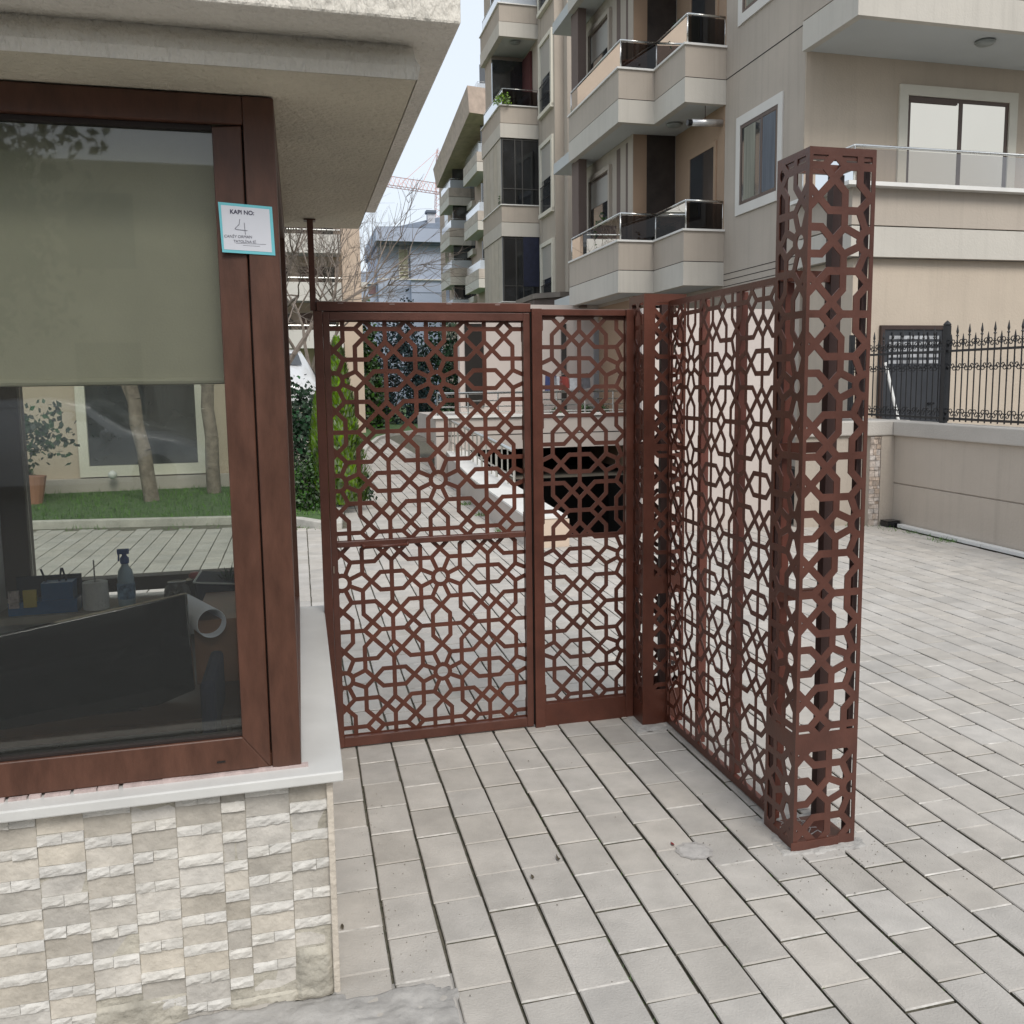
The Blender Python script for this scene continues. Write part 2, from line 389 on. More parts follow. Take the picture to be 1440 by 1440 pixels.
def lattice(mb, outer, openings, cx, cy, P, w, fn, t, Py=None):
    """outer=(x0,x1,y0,y1) sheet; openings=list of same, stacked in y; fn(x,y,d)->3d point, t thickness"""
    F = []            # list of (outer polygon, hole polygon or None)
    h = w / 2
    for o in openings:
        for f in lattice_faces(o[0] - h, o[1] + h, o[2] - h, o[3] + h, cx, cy, P, Py): F.append((f, inset(f, h)))
    def quad(p): F.append((p, None))
    X0, X1, Y0, Y1 = outer; y = Y0; ox0, ox1 = openings[0][0] - h, openings[0][1] + h
    for o in openings + [None]:
        ye = (o[2] - h) if o else Y1
        if ye > y + 1e-4: quad([(ox0, y), (ox1, y), (ox1, ye), (ox0, ye)])
        if o: y = o[3] + h
    quad([(X0, Y0), (ox0, Y0), (ox0, Y1), (X0, Y1)]); quad([(ox1, Y0), (X1, Y0), (X1, Y1), (ox1, Y1)])
    for f, g in F:
        n = len(f)
        for d, flip in ((0, False), (t, True)):
            i = mb.add([fn(x, y, d) for x, y in f])
            if g is None:
                mb.face([i + k for k in range(n)][::-1 if flip else 1]); continue
            j = mb.add([fn(x, y, d) for x, y in g])
            for k in range(n):
                l = (k + 1) % n; q = [i + k, i + l, j + l, j + k] if g[k] != g[l] else [i + k, i + l, j + l]; mb.face(q[::-1] if flip else q)
        if g:
            i = mb.add([fn(x, y, d) for d in (0, t) for x, y in g])
            for k in range(n):
                l = (k + 1) % n
                if g[k] != g[l]: mb.face([i + k, i + l, i + n + l, i + n + k])
    i = mb.add([fn(x, y, d) for d in (0, t) for x, y in ((X0, Y0), (X1, Y0), (X1, Y1), (X0, Y1))])
    for k in range(4): l = (k + 1) % 4; mb.face([i + k, i + 4 + k, i + 4 + l, i + l])
    return mb
def project(p):
    v = Vector(p) - Vector((0, 0, CAMH)); d = v.dot(fw)
    return (720 + 1400 * v.dot(RTv) / d, 720 - 1400 * v.dot(UPv) / d, d) if d > .05 else (-9999, -9999, d)
# ============================================================ THE GROUND
def sheet(name, m, poly, z, **kw):
    mb = MB(); i = mb.add([W(b, a, z) for b, a in poly]); mb.face(range(i, i + len(poly))); return mb.obj(name, m, None, kind='structure', **kw)
gmb = MB(); i0 = gmb.add([Vector((-900, -900, -.10)), Vector((900, -900, -.10)), Vector((900, 900, -.10)), Vector((-900, 900, -.10))])
# ground with a hole where the garage ramp goes down
hole = [W(2.46, 9.42, -.10), W(6.0, 9.42, -.10), W(6.0, 16.2, -.10), W(2.46, 16.2, -.10)]
i1 = gmb.add(hole)
for k in range(4): l = (k + 1) % 4; gmb.face([i0 + k, i0 + l, i1 + l, i1 + k])
gmb.obj('ground', M_soil, None, kind='structure')
pave_root = MB()
for r in ((-30, 6.2, .42, 9.4), (-30, .2, 9.4, 12.6), (.2, 2.5, 9.4, 31.5), (2.5, 3.2, 17, 31.5)):
    pave_root.box(r[0], r[1], r[2], r[3], -.09, -.014)
pavement = pave_root.obj('pavement', M_joint, None, kind='structure')
def paver_mesh(seed):
    r = random.Random(seed); B, A = .0722, .1080; cb, ca = .0028, .0040; mb = MB()
    g = lambda: r.uniform(-.0012, .0012)
    lo = [(-B, -A), (B, -A), (B, A), (-B, A)]
    lo = [(x + g(), y + g()) for x, y in lo]
    hi = [(x * (B - cb) / B, y * (A - ca) / A) for x, y in lo]
    i = mb.add([W(b, a, -.03) for b, a in lo] + [W(b, a, -.0035) for b, a in lo] + [W(b, a, 0) for b, a in hi])
    mb.face([i + 8, i + 9, i + 10, i + 11])
    for k in range(4):
        l = (k + 1) % 4; mb.cur = 2; mb.face([i + k, i + l, i + 4 + l, i + 4 + k])
        mb.cur = 1 if k == 2 else 0
        mb.face([i + 4 + k, i + 4 + l, i + 8 + l, i + 8 + k]); mb.cur = 0
    return mb
PB, PA = .1525, .2215
def in_area(b, a):
    if b > 6.0 or a < .55: return False
    if -30 < b < .03 and 2.44 < a < 4.36: return False
    if a < 9.3: return True
    if b < .2 and a < 11.0 - max(0, -b) * -.28: return True
    if a < 31 and b < 2.42:
        if a < 10.6: return True
        return b > .40 + (a - 10.6) * .078
    return False
spots = []
for n in range(-62, 39):
    b = .182 + PB * (n + .5); rr = random.Random(n * 31 + 5)
    off = {0: 2.849, 1: 2.777, 2: 2.900, 5: 2.315, 6: 2.432, 7: 2.284}.get(n, 2.8 + (n % 2) * PA / 2 + rr.uniform(-.03, .03))
    for k in range(-28, 132):
        a = off + PA * (k + .5)
        if not in_area(b, a): continue
        if b < -4.5 and a < 0: continue
        p = project(W(b, a)); vis = -60 < p[0] < 1500 and -50 < p[1] < 1500
        hidden = (a > 2.3 and p[0] < 470) or (b < .03 and a > 2.3)
        spots.append(((p[2] if vis and not hidden else 1e3), b, a))
spots.sort(); near = spots[:300]; far = spots[300:]
pm = []
for s in range(6):
    mb = paver_mesh(s); me = bpy.data.meshes.new('paver'); me.from_pydata([tuple(v) for v in mb.v], [], mb.f); me.materials.append(M_paver); me.materials.append(M_pedge); me.materials.append(M_joint)
    me.polygons.foreach_set('material_index', mb.m); me.update(); pm.append(me)
for k, (d, b, a) in enumerate(near):
    o = bpy.data.objects.new('paver', pm[k % 6]); C.objects.link(o); o.parent = pavement
    o.location = W(b + random.uniform(-.0012, .0012), a + random.uniform(-.002, .002), random.uniform(-.0016, .0012)) - pavement.location
    o.rotation_euler = (random.uniform(-.004, .004), random.uniform(-.004, .004), random.uniform(-.006, .006) + (pi if k % 3 == 0 else 0))
mb = MB(); src = [paver_mesh(s) for s in range(6)]
for k, (d, b, a) in enumerate(far):
    q = src[k % 6]; T = W(b + random.uniform(-.001, .001), a, random.uniform(-.0016, .0012)); i = len(mb.v)
    mb.v += [v + T for v in q.v]; mb.f += [tuple(i + j for j in f) for f in q.f]; mb.m += q.m
mb.obj('paver', [M_paverf, M_pedge, M_joint], pavement, kind='stuff')
# street behind the photographer with its kerb
sheet('street', M_asph, [(-60, -30), (60, -30), (60, .30), (-60, .30)], -.06)
bx('kerb', M_kerb, None, -60, 60, .28, .40, -.09, .004, kind='structure')
# kerb round the garden lawn and the lawn itself
kl = [(-12, 12.9), (-2.86, 12.05), (-.77, 11.62), (-.10, 11.25), (.28, 10.62), (.40, 10.70), (.70, 15.6), (1.14, 19.8), (1.56, 23.6), (2.2, 27.8), (2.8, 29.9), (3.8, 31.2), (8, 32)]
mb = MB(); strip(mb, kl, -.12, 0, -.09, .075); mb.obj('kerb', M_kerb, None, kind='structure', bev=.008)
lawn = MB(); gpoly = offs(kl, -.10) + [(40, 34), (40, 75), (-40, 75), (-40, 14)]
i = lawn.add([W(b, a, .05) for b, a in gpoly]); lawn.face(range(i, i + len(gpoly))[::-1]); lawn.obj('lawn', M_grass, None, kind='structure')
def tuft(mb, p, h, n, sp, r, lean=.5):
    for _ in range(n):
        q = p + Vector((r.uniform(-sp, sp), r.uniform(-sp, sp), 0)); a = r.uniform(0, 2 * pi); wv = Vector((cos(a), sin(a), 0)) * h * .09
        t = q + Vector((r.uniform(-lean, lean) * h, r.uniform(-lean, lean) * h, h * r.uniform(.6, 1.1))); i = mb.add([q - wv, q + wv, t]); mb.face([i, i + 1, i + 2])
mb = MB(); r = random.Random(3)
for _ in range(9000):
    b = r.uniform(-4.2, 2.2); a = r.uniform(10.9, 17.5)
    lim = 11.3 + max(0, -b) * .28 if b < .2 else 10.9 + (b - .33) * 13
    if a < lim + .12: continue
    tuft(mb, W(b, a, .05), r.uniform(.03, .07), 2, .03, r)
mb.obj('grass', M_blade, None, kind='stuff', label='short green grass blades on the garden lawn behind the kerb', category='grass')
# weeds in the joints
mb = MB(); r = random.Random(11)
for (b, a, n, sp, h) in [(6.0, 8.9, 60, .05, .05), (6.0, 8.2, 40, .1, .04), (5.93, 7.8, 90, .12, .045), (5.95, 8.35, 30, .08, .04), (5.98, 8.6, 50, .2, .04), (5.7, 8.95, 50, .14, .04), (2.03, 12.3, 60, .08, .06), (2.05, 11.2, 60, .08, .06), (2.06, 9.9, 60, .10, .06), (.055, 2.40, 14, .01, .012), (.12, 11.0, 50, .25, .05), (1.62, 3.02, 14, .03, .014), (1.50, 2.75, 12, .03, .012), (-1.2, 11.6, 60, .3, .05), (-2.3, 11.9, 60, .3, .05)]:
    tuft(mb, W(b, a, -.008), h, n, sp, r, .9)
for n in range(4, 11):
    b = .182 + PB * n
    for _ in range(60): tuft(mb, W(b, r.uniform(1.8, 4.), -.012), r.uniform(.008, .013), 2, .003, r, 1.2)
mb.obj('weeds', M_blade, None, kind='stuff', label='small weeds and moss growing in the paver joints and along the wall foot', category='weeds')
# crumbs of mortar and grit
mb = MB(); r = random.Random(17)
for _ in range(420):
    if r.random() < .45: b, a = 1.66 + r.gauss(0, .22), 2.72 + r.gauss(0, .16)
    elif r.random() < .5: b, a = .12 + abs(r.gauss(0, .10)), r.uniform(2.1, 3.6)
    else: b, a = r.uniform(.1, 2.6), r.uniform(1.8, 4.0)
    sz = r.uniform(.0012, .0042); c = W(b, a, .0005); i = mb.add([c + Vector((cos(k * 2.1 + b * 40), sin(k * 2.1 + b * 40), 0)) * sz * r.uniform(.6, 1.2) for k in range(3)] + [c + Vector((0, 0, sz * .9))]); [mb.face(q) for q in ((i, i + 1, i + 3), (i + 1, i + 2, i + 3), (i + 2, i, i + 3))]
mb.obj('grit', mat('grit_crumbs', (.42, .39, .34), .95, .4, 60), None, kind='stuff', label='pale crumbs of mortar and grit scattered on the pavers', category='grit')
# cement patch at the cabin corner
def rough_patch(poly, z, seed, amp=.008, res=26):
    r = random.Random(seed); mb = MB(); bs = [p[0] for p in poly]; as_ = [p[1] for p in poly]
    b0, b1, a0, a1 = min(bs), max(bs), min(as_), max(as_); g = {}
    def inside(x, y):
        c = False
        for i in range(len(poly)):
            x1, y1 = poly[i]; x2, y2 = poly[i - 1]
            if (y1 > y) != (y2 > y) and x < (x2 - x1) * (y - y1) / (y2 - y1) + x1: c = not c
        return c
    for i in range(res + 1):
        for j in range(res + 1):
            b = b0 + (b1 - b0) * i / res; a = a0 + (a1 - a0) * j / res
            jx = noise.noise(Vector((b * 14, a * 14, seed))) * .02
            ins = inside(b + jx, a + jx)
            h = z + amp * (noise.noise(Vector((b * 18, a * 18, 1.))) + .5 * noise.noise(Vector((b * 50, a * 50, 4.)))) if ins else -.012
            g[i, j] = mb.add([W(b, a, h)])
    for i in range(res):
        for j in range(res): mb.face([g[i, j], g[i + 1, j], g[i + 1, j + 1], g[i, j + 1]])
    return mb
rough_patch([(-.9, 2.25), (-.25, 2.22), (.0, 2.14), (.2, 2.12), (.34, 2.14), (.335, 2.35), (.20, 2.385), (.07, 2.37), (.03, 2.41), (-.9, 2.43)], .006, 3, .009, 60).obj('cement_patch', M_cement, None, smooth=True, kind='structure')
# small litter
def leafbit(name, label, cat, b, a, s, m, sd):
    r = random.Random(sd); mb = MB(); n = 7; i = mb.add([W(b, a, .004)] + [W(b, a, .003 + r.uniform(0, .006)) + (U1 * cos(2 * pi * k / n) * (1 + .8 * (k == 0)) + U2 * .5 * sin(2 * pi * k / n)) * s * r.uniform(.7, 1.1) for k in range(n)])
    for k in range(n): mb.face([i, i + 1 + k, i + 1 + (k + 1) % n])
    mb.obj(name, m, None, label=label, category=cat)
M_dleaf = mat('dry_leaf', (.10, .08, .05), .8, .3, 40)
leafbit('dry_leaf', 'dark dry leaf lying flat on a paver in front of the right gate leaf', 'leaf', .66, 2.83, .012, M_dleaf, 1)
leafbit('dry_leaf', 'crumpled brown leaf caught on the paver joint between gate and round stain', 'leaf', .77, 2.92, .014, M_dleaf, 2)
leafbit('dry_leaf', 'small dark leaf fragment beside the cladding corner', 'leaf', .062, 2.72, .012, M_dleaf, 3)
leafbit('fallen_petal', 'small dark red petal on the round pale stain near the tall pillar', 'petal', 1.17, 2.90, .014, mat('petal', (.22, .03, .03), .6), 4)
mb = MB()
for R0, R1, z in ((0, .050, .0016), (.050, .062, .0022)):
    n = 28; i = mb.add([W(1.225, 2.84, z) + Vector((cos(2 * pi * k / n), sin(2 * pi * k / n), 0)) * (R + .004 * sin(k * 2.3)) for R in (max(R0, .0005), R1) for k in range(n)])
    for k in range(n): l = (k + 1) % n; mb.cur = 0 if R0 == 0 else 1; mb.face([i + k, i + n + k, i + n + l, i + l][::-1])
mb.obj('dried_spill', [mat('spill_pale', (.47, .45, .43), .9, .12, 30), mat('spill_ring', (.40, .38, .36), .9, .15, 30)], None, label='round pale dried spill with a darker ring on the pavers before the pillar', category='stain')

# ============================================================ GUARD CABIN
cabin = thing('guard_cabin', 'cream guard cabin with brown framed window and stone clad base at the left', 'guard cabin', W(-1.3, 2.44, 0))
mb = MB(); mb.box(-3.2, .028, 2.434, 2.56, 0, .572); mb.box(-.09, .027, 2.56, 4.34, 0, .571); mb.box(-3.2, -.09, 4.22, 4.34, 0, .70); mb.box(-3.3, -3.2, 2.434, 4.34, 0, 2.2)
mb.obj('wall', M_mort, cabin)
bx('floor', M_dark, cabin, -3.2, -.09, 2.56, 4.22, .05, .12)
bx('inner_wall', mat('inner_white_wall', (.50, .49, .46), .9, .04), cabin, -3.2, -1.15, 4.1, 4.34, .70, 2.2)
bx('inner_lining', mat('inner_white_wall', (.50, .49, .46)), cabin, -3.2, -.09, 4.205, 4.218, .12, .66)
# cladding stones
bs = [-.87, -.755, -.639, -.537, -.432, -.331, -.226, -.169, -.063, .042]
r = random.Random(5); per = .0770; nst = 0
def stone(b0, b1, z0, z1, dep, rough):
    mb = MB(); nx = max(2, int((b1 - b0) / .014)) if rough else 2; nz = 3 if rough else 1; g = {}
    sl = r.uniform(-.0008, .0008)
    for i in range(nx + 1):
        for j in range(nz + 1):
            d = dep + (noise.noise(Vector((b0 * 90 + i * .9, z0 * 90 + j * .9, 3.))) * .0036 if rough else r.uniform(-.0007, .0007))
            e = .002 if (j in (0, nz) or i in (0, nx)) else 0
            g[i, j] = mb.add([W(b0 + (b1 - b0) * i / nx, 2.434 - d + e, z0 + (z1 - z0) * j / nz + (r.uniform(-.0008, .0008) if rough else sl * (i - 1)))])
    for i in range(nx):
        for j in range(nz): mb.face([g[i, j], g[i + 1, j], g[i + 1, j + 1], g[i, j + 1]])
    loop = [(i, 0) for i in range(nx + 1)] + [(nx, j) for j in range(1, nz + 1)] + [(i, nz) for i in range(nx - 1, -1, -1)] + [(0, j) for j in range(nz - 1, 0, -1)]
    bk = {}
    for k in loop:
        v = mb.v[g[k]]; bb = b0 + (b1 - b0) * k[0] / nx; bk[k] = mb.add([W(bb, 2.4335, v.z)])
    for k in range(len(loop)):
        p, q = loop[k], loop[(k + 1) % len(loop)]; mb.face([g[q], g[p], bk[p], bk[q]])
    mb.obj('stone', M_stonew if rough else M_stone, cabin)
for ci in range(len(bs) - 1):
    b0, b1 = bs[ci] + .0008, bs[ci + 1] - .0008
    ph = r.uniform(-.012, .012) + (ci % 2) * .020; z = .566; first = True
    zt = z - ph - .02
    zz = zt; rows = [(z, zt)] if z - zt > .008 else []
    k = ci % 2
    tops = []
    cur = z
    nxt = 'r' if (ci % 2) else 's'
    hfirst = r.uniform(.3, 1.)
    while cur > -.01:
        h = (.026 if nxt == 'r' else .051) * (hfirst if first else 1); first = False
        lo = max(cur - h, -.012)
        if ci == 8 and lo < .12: break
        if ci in (6, 7) and lo < .012: break
        if ci == 4 and lo < .03: break
        if ci == 3 and lo < .05: break
        if nxt == 'r':
            if b1 - b0 > .08 and r.random() < .68:
                mid = b0 + (b1 - b0) * r.uniform(.42, .58); stone(b0, mid - .0005, lo + .0006, cur - .0006, r.uniform(.006, .011), True); stone(mid + .0005, b1, lo + .0006, cur - .0006, r.uniform(.006, .011), True)
            else: stone(b0, b1, lo + .0006, cur - .0006, r.uniform(.0065, .011), True)
        else: stone(b0, b1, lo + .0004, cur - .0004, r.uniform(.002, .006), False)
        cur = lo; nxt = 's' if nxt == 'r' else 'r'
# mortar rendering where stones are missing + corner bead
def mortar(b0, b1, z0, z1, dep, sd):
    mb = MB(); n = 22; g = {}
    for i in range(n + 1):
        for j in range(n + 1):
            b = b0 + (b1 - b0) * i / n; z = z0 + (z1 - z0) * j / n; e = min(i, n - i, 3) / 3 * min(j + 2, n - j, 3) / 3
            d = dep * e + .006 * noise.noise(Vector((b * 30, z * 30, sd))) + .003 * noise.noise(Vector((b * 90, z * 90, sd)))
            g[i, j] = mb.add([W(b, 2.434 - max(.0005, d), z)])
    for i in range(n):
        for j in range(n): mb.face([g[i, j], g[i + 1, j], g[i + 1, j + 1], g[i, j + 1]])
    mb.obj('mortar_patch', M_mort, cabin, smooth=True)
mortar(-.066, .030, -.01, .128, .009, 2.); mortar(-.56, -.325, -.01, .062, .010, 5.); mortar(-.24, -.06, -.01, .02, .01, 8.)
mb = MB(); mb.box(.0285, .045, 2.418, 2.46, -.01, .567); mb.box(.0285, .040, 2.46, 4.34, -.01, .567); mb.obj('corner_render', mat('cream_corner_render', (.60, .54, .46), .95, .1, 12, .8, 50), cabin, bev=.003)
# marble sill running round the corner
mb = MB(); mb.prism([(-3.2, 2.392), (.071, 2.392), (.071, 4.30), (-.085, 4.30), (-.085, 2.56), (-3.2, 2.56)], .5725, .600)
mb.obj('sill', M_sill, cabin, bev=.004)
# front window: outer frame, sash, glass
fz0, fz1 = .604, 2.203
mb = MB(); mb.box(-.100, -.030, 2.450, 2.520, fz0, fz1); mb.box(-3.2, -.100, 2.452, 2.52, 2.140, fz1); mb.box(-3.2, -.1, 2.462, 2.52, fz0, .642)
mb.obj('window_frame', M_wood, cabin, bev=.004)
mb = MB(); mb.hexa([W(-.104, 2.457, .604), W(-.104, 2.505, .604), W(-.170, 2.505, .690), W(-.170, 2.463, .690), W(-.104, 2.457, 2.139), W(-.104, 2.505, 2.139), W(-.170, 2.505, 2.135), W(-.170, 2.463, 2.135)])
mb.obj('sash_stile', M_wood, cabin, bev=.003)
bx('gasket', mat('dark_gasket', (.02, .012, .01), .6), cabin, -.112, -.098, 2.485, 2.515, .61, 2.139)
bx('gasket', mat('dark_gasket', (.02, .012, .01)), cabin, -3.2, -.105, 2.485, 2.515, .6425, .66)
mb = MB(); i = mb.add([W(-3.2, 2.457, .608), W(-.1065, 2.457, .608), W(-.170, 2.463, .690), W(-3.2, 2.463, .690), W(-3.2, 2.505, .608), W(-.1065, 2.505, .608), W(-.170, 2.505, .690), W(-3.2, 2.505, .690)])
for q in ((0, 1, 2, 3), (7, 6, 5, 4), (3, 2, 6, 7), (0, 4, 5, 1), (0, 3, 7, 4), (1, 5, 6, 2)): mb.face([i + j for j in q])
mb.obj('sash_rail', M_wood, cabin, bev=.003)
bx('bead', mat('dark_gasket', (.02, .012, .01), .6), cabin, -3.2, -.171, 2.47, 2.50, 2.128, 2.139)
bx('bead', mat('dark_gasket', (.02, .012, .01), .6), cabin, -3.2, -.171, 2.47, 2.50, .691, .697)
bx('drain_slot', M_dark, cabin, -.232, -.212, 2.4555, 2.4575, .633, .637)
bx('glass_pane', M_glass, cabin, -3.2, -.170, 2.485, 2.488, .695, 2.132)
mb = MB(); mb.box(-.095, -.030, 2.521, 2.60, fz0, fz1); mb.box(-.095, -.030, 4.20, 4.30, fz0, fz1); mb.box(-.095, -.030, 2.6, 4.2, fz0, .67); mb.box(-.095, -.030, 2.6, 4.2, 2.13, fz1)
mb.obj('side_window_frame', M_wood, cabin, bev=.003)
bx('glass_pane', M_glass, cabin, -.066, -.063, 2.6, 4.2, .67, 2.13)
# silicone line under the frame
mb = MB(); rr = random.Random(2); x = -.95
while x < -.03:
    l = rr.uniform(.01, .05); h = rr.uniform(.001, .004); mb.box(x, x + l, 2.4485, 2.4615, .600, .6045 + h); x += l + (rr.uniform(0, .015) if x < -.45 else 0)
mb.obj('sealant_line', mat('pinkish_sealant', (.52, .42, .40), .6, .15, 40), cabin)
# rear window
mb = MB(); mb.box(-1.148, -1.055, 4.22, 4.30, .735, 2.2); mb.box(-1.055, -.10, 4.22, 4.30, .735, .79); mb.box(-1.055, -.10, 4.22, 4.30, 2.10, 2.2)
mb.obj('rear_window_frame', mat('dark_brown_frame', (.05, .028, .022), .5, .1, 5), cabin)
bx('glass_pane', M_rglass, cabin, -1.055, -.10, 4.255, 4.258, .79, 2.10)
bx('inner_sill', mat('beige_stone_sill', (.36, .32, .26), .5, .15, 8), cabin, -1.16, -.30, 4.02, 4.22, .672, .70)
# roller blind
bl = bx('roller_blind', M_blind, cabin, -3.1, -.178, 2.600, 2.603, 1.565, 2.19)
MB().tube(W(-3.1, 2.602, 1.562), W(-.178, 2.602, 1.562), .009, 8).obj('bottom_bar', M_blind, bl)
# roof slab with stepped fascia
mb = MB(); mb.box(-3.5, .280, 2.253, 4.40, 2.206, 2.225)
mb.obj('soffit', M_plast, cabin)
def cove(mb, m):     # concave spray-rendered band around the front and side
    prof = [(0, 2.2065), (-.006, 2.232), (.006, 2.256), (.022, 2.274), (.030, 2.288)]
    n = 90; r = random.Random(4)
    for k in range(len(prof) - 1):
        rows = []
        for (d, z) in (prof[k], prof[k + 1]):
            row = []
            for i in range(n + 1):
                b = -3.5 + (3.783 - d) * i / n; row.append(mb.add([W(b, 2.252 + d + .002 * noise.noise(Vector((b * 40, z * 20, 0))), z)]))
            row.append(mb.add([W(.283 - d * .15, 2.262 + d, z)])); row.append(mb.add([W(.283 - d * .15, 4.4, z)]))
            rows.append(row)
        for i in range(len(rows[0]) - 1): mb.face([rows[0][i], rows[0][i + 1], rows[1][i + 1], rows[1][i]])
cove(mb := MB(), None); mb.obj('cove_band', M_fasc, cabin, smooth=True)
mb = MB(); mb.box(-3.6, .362, 2.125, 4.47, 2.286, 2.62); mb.obj('fascia', M_fasc, cabin, bev=.006)
# paper door number notice on the frame
sign = thing('door_number_notice', 'white paper notice with turquoise border reading KAPI NO: 4 taped to the window frame', 'notice', W(-.10, 2.447, 1.85))
def cpl(b, z, d=0.): return W(b, 2.4478 - d, z)
mb = MB(); i = mb.add([cpl(-.163, 1.966), cpl(-.043, 1.959), cpl(-.040, 1.849), cpl(-.159, 1.854)]); mb.ext([mb.v[0], mb.v[3], mb.v[2], mb.v[1]], U1 * .0012); mb.v = mb.v[4:]; mb.f = [tuple(j - 4 for j in f) for f in mb.f]
mb.obj('border', mat('turquoise_print', (.16, .55, .62), .6, .04), sign)
mb = MB(); mb.ext([cpl(-.157, 1.9595, .0006), cpl(-.1545, 1.8605, .0006), cpl(-.0475, 1.856, .0006), cpl(-.0495, 1.953, .0006)], U1 * .0004); mb.obj('paper', mat('notice_paper', (.66, .68, .74), .7, .03), sign)
M_ink = mat('ink', (.05, .05, .09), .8, .05); M_pencil = mat('pen_ink', (.10, .10, .14), .8, .05)
def text(body, size, b, z, parent, m, d=.0012, sk=0., sx=1., bold=0., dz=-.004):
    cu = bpy.data.curves.new('txt', 'FONT'); cu.body = body; cu.size = size; cu.extrude = .0001; cu.offset = bold
    ob = bpy.data.objects.new('tmp', cu); C.objects.link(ob); bpy.context.view_layer.update()
    me = bpy.data.meshes.new_from_object(ob.evaluated_get(bpy.context.evaluated_depsgraph_get())); bpy.data.objects.remove(ob)
    L = world_loc(parent)
    for v in me.vertices:
        x, y, q = v.co; v.co = cpl(b + x * sx + sk * y, z + y + x * dz * 10, d + q) - L
    me.materials.clear(); me.materials.append(m); o = bpy.data.objects.new('lettering', me); C.objects.link(o); o.parent = parent; return o
text('KAPI NO:', .0130, -.138, 1.9410, sign, M_ink, bold=.0003)
text('CAN\u0130Y ORMAN', .0088, -.1535, 1.8870, sign, M_pencil, sk=.1, dz=-.001)
text('TATOL\u0130NA S\u0130.', .0080, -.1330, 1.8765, sign, M_pencil, sk=.1, dz=-.002)
mb = MB(); q = lambda b, z: cpl(b, z, .0011)
mb.path([q(-.1165, 1.929), q(-.1185, 1.917), q(-.1285, 1.907), q(-.1255, 1.9055), q(-.1005, 1.9035)], .0006, 4); mb.path([q(-.1070, 1.921), q(-.1055, 1.8945)], .0006, 4); mb.path([q(-.128, 1.8745), q(-.060, 1.8735)], .0003, 3); mb.path([q(-.112, 1.870), q(-.074, 1.869)], .0003, 3)
mb.obj('handwritten_four', M_pencil, sign)

# things standing on the cabin's rear sill
SZ = .7005
org = thing('desk_organiser', 'blue desk organiser with pens, tape and a small box on the cabin sill', 'desk organiser', W(-.99, 4.08, SZ))
bx('tray', mat('blue_plastic', (.02, .12, .30), .4), org, -1.10, -.86, 4.05, 4.13, SZ, SZ + .05)
bx('tray', mat('blue_plastic', (.02, .12, .30)), org, -.985, -.875, 4.06, 4.14, SZ + .05, SZ + .115)
bx('backing', M_navy, org, -1.09, -.86, 4.145, 4.16, SZ, SZ + .13)
bx('yellow_tape', mat('yellow_tape', (.55, .42, .08), .5), org, -1.045, -1.0, 4.045, 4.06, SZ + .03, SZ + .095)
bx('small_box', mat('carton_white_pink', (.6, .5, .48), .6, .3, 60), org, -1.095, -1.06, 4.043, 4.06, SZ + .03, SZ + .095)
for k, (x, l) in enumerate(((-.97, -.02), (-.93, .012), (-.90, -.015))): MB().tube(W(x, 4.10, SZ + .1), W(x + l, 4.10, SZ + .165), .004, 6).obj('pen', M_navy, org)
rollp = thing('paper_roll', 'white paper towel roll standing on the cabin sill', 'paper roll', W(-.80, 4.09, SZ))
MB().lathe(W(-.80, 4.09, SZ), [(.047, 0), (.049, .01), (.046, .105), (.018, .106), (.016, .05)], 20).obj('roll', mat('tissue_paper', (.72, .70, .67), .95, .04, 60, .5, 120), rollp, smooth=False)
MB().tube(W(-.80, 4.09, SZ), W(-.80, 4.09, SZ + .19), .003, 6).obj('holder_rod', M_steel, rollp)
sb = thing('spray_bottle', 'clear cleaning spray bottle with blue trigger head on the cabin sill', 'spray bottle', W(-.69, 4.10, SZ))
MB().lathe(W(-.69, 4.10, SZ), [(.030, 0), (.032, .02), (.031, .11), (.026, .14), (.013, .16), (.013, .17)], 16).obj('bottle', mat('pale_blue_liquid', (.40, .52, .62), .2, .05), sb, smooth=True)
MB().lathe(W(-.69, 4.10, SZ), [(.0315, .03), (.0335, .031), (.0335, .09), (.0315, .091)], 16).obj('label', mat('bottle_label', (.25, .40, .60), .5, .3, 50), sb)
mb = MB(); mb.lathe(W(-.69, 4.10, SZ + .168), [(.017, 0), (.017, .022), (.009, .03), (.009, .045)], 12); mb.box(-.715, -.672, 4.092, 4.108, SZ + .205, SZ + .225); mb.tube(W(-.71, 4.10, SZ + .206), W(-.712, 4.10, SZ + .178), .004, 6)
mb.obj('trigger_head', mat('blue_cap', (.02, .09, .36), .35), sb, bev=.002)
jar = thing('glass_jar', 'round metal sided jar with star shaped cut pattern on the cabin sill', 'jar', W(-.50, 4.08, SZ))
MB().lathe(W(-.50, 4.08, SZ), [(.03, 0), (.047, .015), (.052, .04), (.045, .068), (.033, .076), (.037, .085), (.034, .088)], 20).obj('body', mat('smoked_glass', (.16, .15, .14), .15, .1, 20), jar, smooth=True)
mb = MB()
for k in range(8): a = k * pi / 4; mb.tube(W(-.50, 4.026, SZ + .038), W(-.50 + .03 * cos(a), 4.032, SZ + .038 + .03 * sin(a)), .0035, 5)
mb.obj('star', M_steel, jar)
MB().lathe(W(-.435, 4.12, SZ + .085), [(.008, 0), (.022, .006), (.026, .016), (.018, .026), (.004, .028)], 12).obj('red_ornament', mat('coral_plastic', (.50, .10, .09), .4), None, smooth=True, label='small coral red rounded ornament beside the jar in the cabin window', category='ornament')
MB().box(-.47, -.40, 4.09, 4.15, SZ, SZ + .084).obj('dark_box', M_black, None, label='low dark box standing behind the round jar on the cabin sill', category='box')
